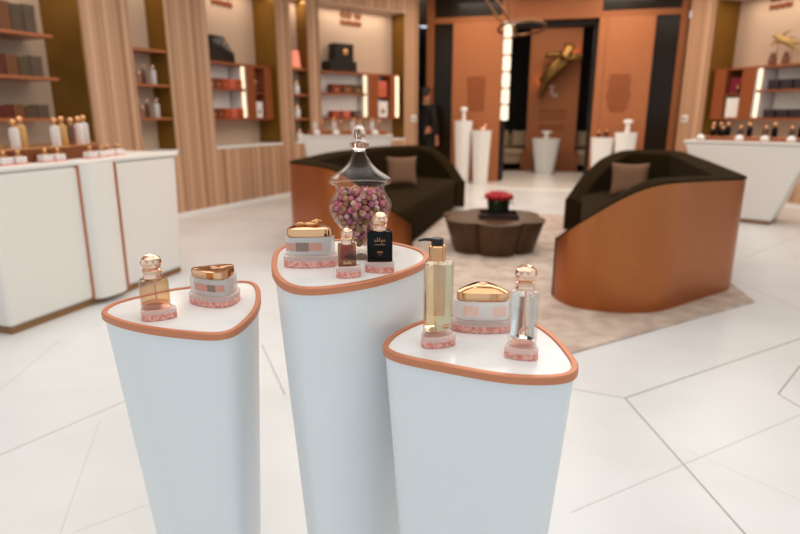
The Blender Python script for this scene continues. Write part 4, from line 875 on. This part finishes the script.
# hanging crystal light
t = thing('pendant_light', 'tall hanging column light of lit crystal before the dark doorway', 'pendant light', (1.652, 9.5, 1.15))
obj('column', MB().lathe([(0.018, 0.03), (0.018, 2.25)], 12), 'metal', t)
for k in range(6):
    z = 0.02+k*0.245
    obj('crystal', MB().lathe([(0.045, z), (0.062, z+0.012), (0.062, z+0.215), (0.045, z+0.228)], 8, cap0=True), 'lamp', t, smooth=30); 
    obj('copper_band', MB().lathe([(0.058, z+0.2285), (0.058, z+0.2445)], 16), 'copper', t)
def hoop(cx, cy, cz, rx, ry, tilt, r): return MB().tube([(cx+rx*math.cos(q), cy+ry*math.sin(q), cz+rx*math.cos(q)*math.tan(tilt)) for q in [2*PI*i/40 for i in range(40)]], r, 8, closed=True)
obj('ring', hoop(0.20, 0, 1.38, 0.33, 0.75, -0.05, 0.022), 'metal', t, smooth=60)
obj('ring', hoop(-0.16, 0.1, 1.66, 0.30, 0.3, -0.9, 0.020), 'metal', t, smooth=60)
obj('rod', MB().tube([(0.10, 0, 1.40), (0.10, 0, 2.25)], 0.012, 8), 'metal', t)
area('pendant_glow', (1.652, 9.35, 1.9), 0.1, 1.3, 5, (1, 0.9, 0.75), (-PI/2, 0, 0))
# touch plates on the slatted pilasters
for F_, s, nm in ((WE, 2.63, 'white control plate on the far left slatted pilaster'), (WR, -0.08, 'white control plate on the right slatted pilaster')):
    t = thing('control_plate', nm, 'switch', F_.w(s, -0.002, 1.19), F_.rz)
    obj('plate', MB().bx(-.055, .055, -.018, .002, -.06, .06), 'white', t, bevel=0.004); obj('button', MB().bx(-.025, .025, -.022, -.0182, -.03, .02), 'greyprint', t)
# wall lamp glimpsed in the dark passage
t = thing('wall_light', 'narrow white lit wall lamp in the dark passage above the person', 'light', PO.w(0.10, 1.9, 2.25), PO.rz)
obj('bracket', MB().bx(-.03, .03, 0.03, 0.08, -.3, .3), 'metal', t); obj('tube', MB().bx(-.05, .05, -.03, .028, -.28, .28), 'lamp', t, bevel=0.01)
# ---------------------------------------------------------------- person in the passage
PX, PY = 0.49, 11.33
t = thing('person', 'person in a dark suit standing in the dark passage beside the far left pilaster', 'person', (PX, PY, 0), 2.278)
J = [(0, 0, .93, .135), (0, 0, 1.12, .125), (0, .01, 1.32, .15), (0, .01, 1.43, .085), (0, 0, 1.50, .055), (0, -.01, 1.58, .082), (0, -.005, 1.65, .088), (0, .0, 1.70, .06)]
E_ = [(0, 1), (1, 2), (2, 3), (3, 4), (4, 5), (5, 6), (6, 7)]
body = animal('body', J, E_, 'skin', t)
def limb(base, pts, root): 
    n = len(J); 
    for k, p in enumerate(pts): J.append(p); E_.append((root if k == 0 else n+k-1, n+k))
    return n+len(pts)-1
for sx in (-1, 1):
    limb(0, [(sx*.10, 0, .86, .10), (sx*.11, -.01, .48, .062), (sx*.11, .02, .09, .042), (sx*.115, -.14, .04, .035)], 0)
    hand = limb(0, [(sx*.185, .01, 1.38, .062), (sx*.24, .02, 1.10, .046), (sx*.24, -.05, .86, .030), (sx*.24, -.065, .79, .030)], 2)
    for q, (dx, l) in enumerate(((-.024, .070), (-.008, .082), (.008, .078), (.024, .062))):
        limb(0, [(sx*.24+dx*0.5, -.068+dx, .745, .0095), (sx*.24+dx*0.5-sx*.006, -.066+dx, .745-l*.5, .0085), (sx*.24+dx*0.5-sx*.018, -.062+dx, .745-l*.9, .007)], hand)
    limb(0, [(sx*.225, -.10, .77, .0105), (sx*.215, -.112, .735, .009)], hand)
bpy.data.objects.remove(body); body = animal('body', J, E_, 'skin', t)
fm = MB().sphere((0, -.10, 1.615), (.013, .022, .02), 10, 6)
obj('nose', fm, 'skin', t, smooth=60)
obj('eyes', MB().sphere((-.032, -.083, 1.645), .011, 10, 6).sphere((.032, -.083, 1.645), .011, 10, 6), 'blackplastic', t, smooth=60)
obj('mouth', MB().sphere((0, -.088, 1.572), (.024, .008, .006), 10, 6), 'box_coral', t, smooth=60)
obj('ears', MB().sphere((-.088, .005, 1.62), (.012, .018, .03), 10, 6).sphere((.088, .005, 1.62), (.012, .018, .03), 10, 6), 'skin', t, smooth=60)
hm = MB(); rings = []
for k in range(9):
    f = k/8; z = 1.60+0.165*f; r_ = 0.101*math.sqrt(max(0.02, 1-(max(0, f-0.35)/0.66)**2)); rings.append([(r_*math.cos(q), 0.02+r_*1.1*math.sin(q)*(1 if math.sin(q) > 0 else (0.35 if f < 0.45 else 0.95)), z) for q in [2*PI*i/24 for i in range(24)]])
obj('hair', hm.loft(rings), 'hair', t, smooth=60)
JS = [(0, 0, .80, .165), (0, 0, 1.10, .150), (0, .01, 1.32, .175), (0, .01, 1.43, .10)]; ES = [(0, 1), (1, 2), (2, 3)]
for sx in (-1, 1):
    n = len(JS); JS += [(sx*.19, .01, 1.385, .085), (sx*.245, .02, 1.10, .066), (sx*.243, -.045, .875, .050)]; ES += [(2, n), (n, n+1), (n+1, n+2)]
animal('jacket', JS, ES, 'suit', t)
JT = [(0, 0, .90, .15)]; ET = []
for sx in (-1, 1):
    n = len(JT); JT += [(sx*.10, 0, .82, .118), (sx*.112, -.01, .48, .085), (sx*.112, .02, .10, .066)]; ET += [(0, n), (n, n+1), (n+1, n+2)]
animal('trousers', JT, ET, 'suit', t)
obj('shirt_collar', MB().lathe([(.075, 1.455), (.068, 1.51), (.062, 1.512)], 20, cap0=False, cap1=False), 'shirt', t, smooth=50)
for sx in (-1, 1): obj('shoe', MB().sphere((sx*.115, -.06, .035), (.05, .135, .045), 16, 10), 'blackplastic', t, smooth=60)
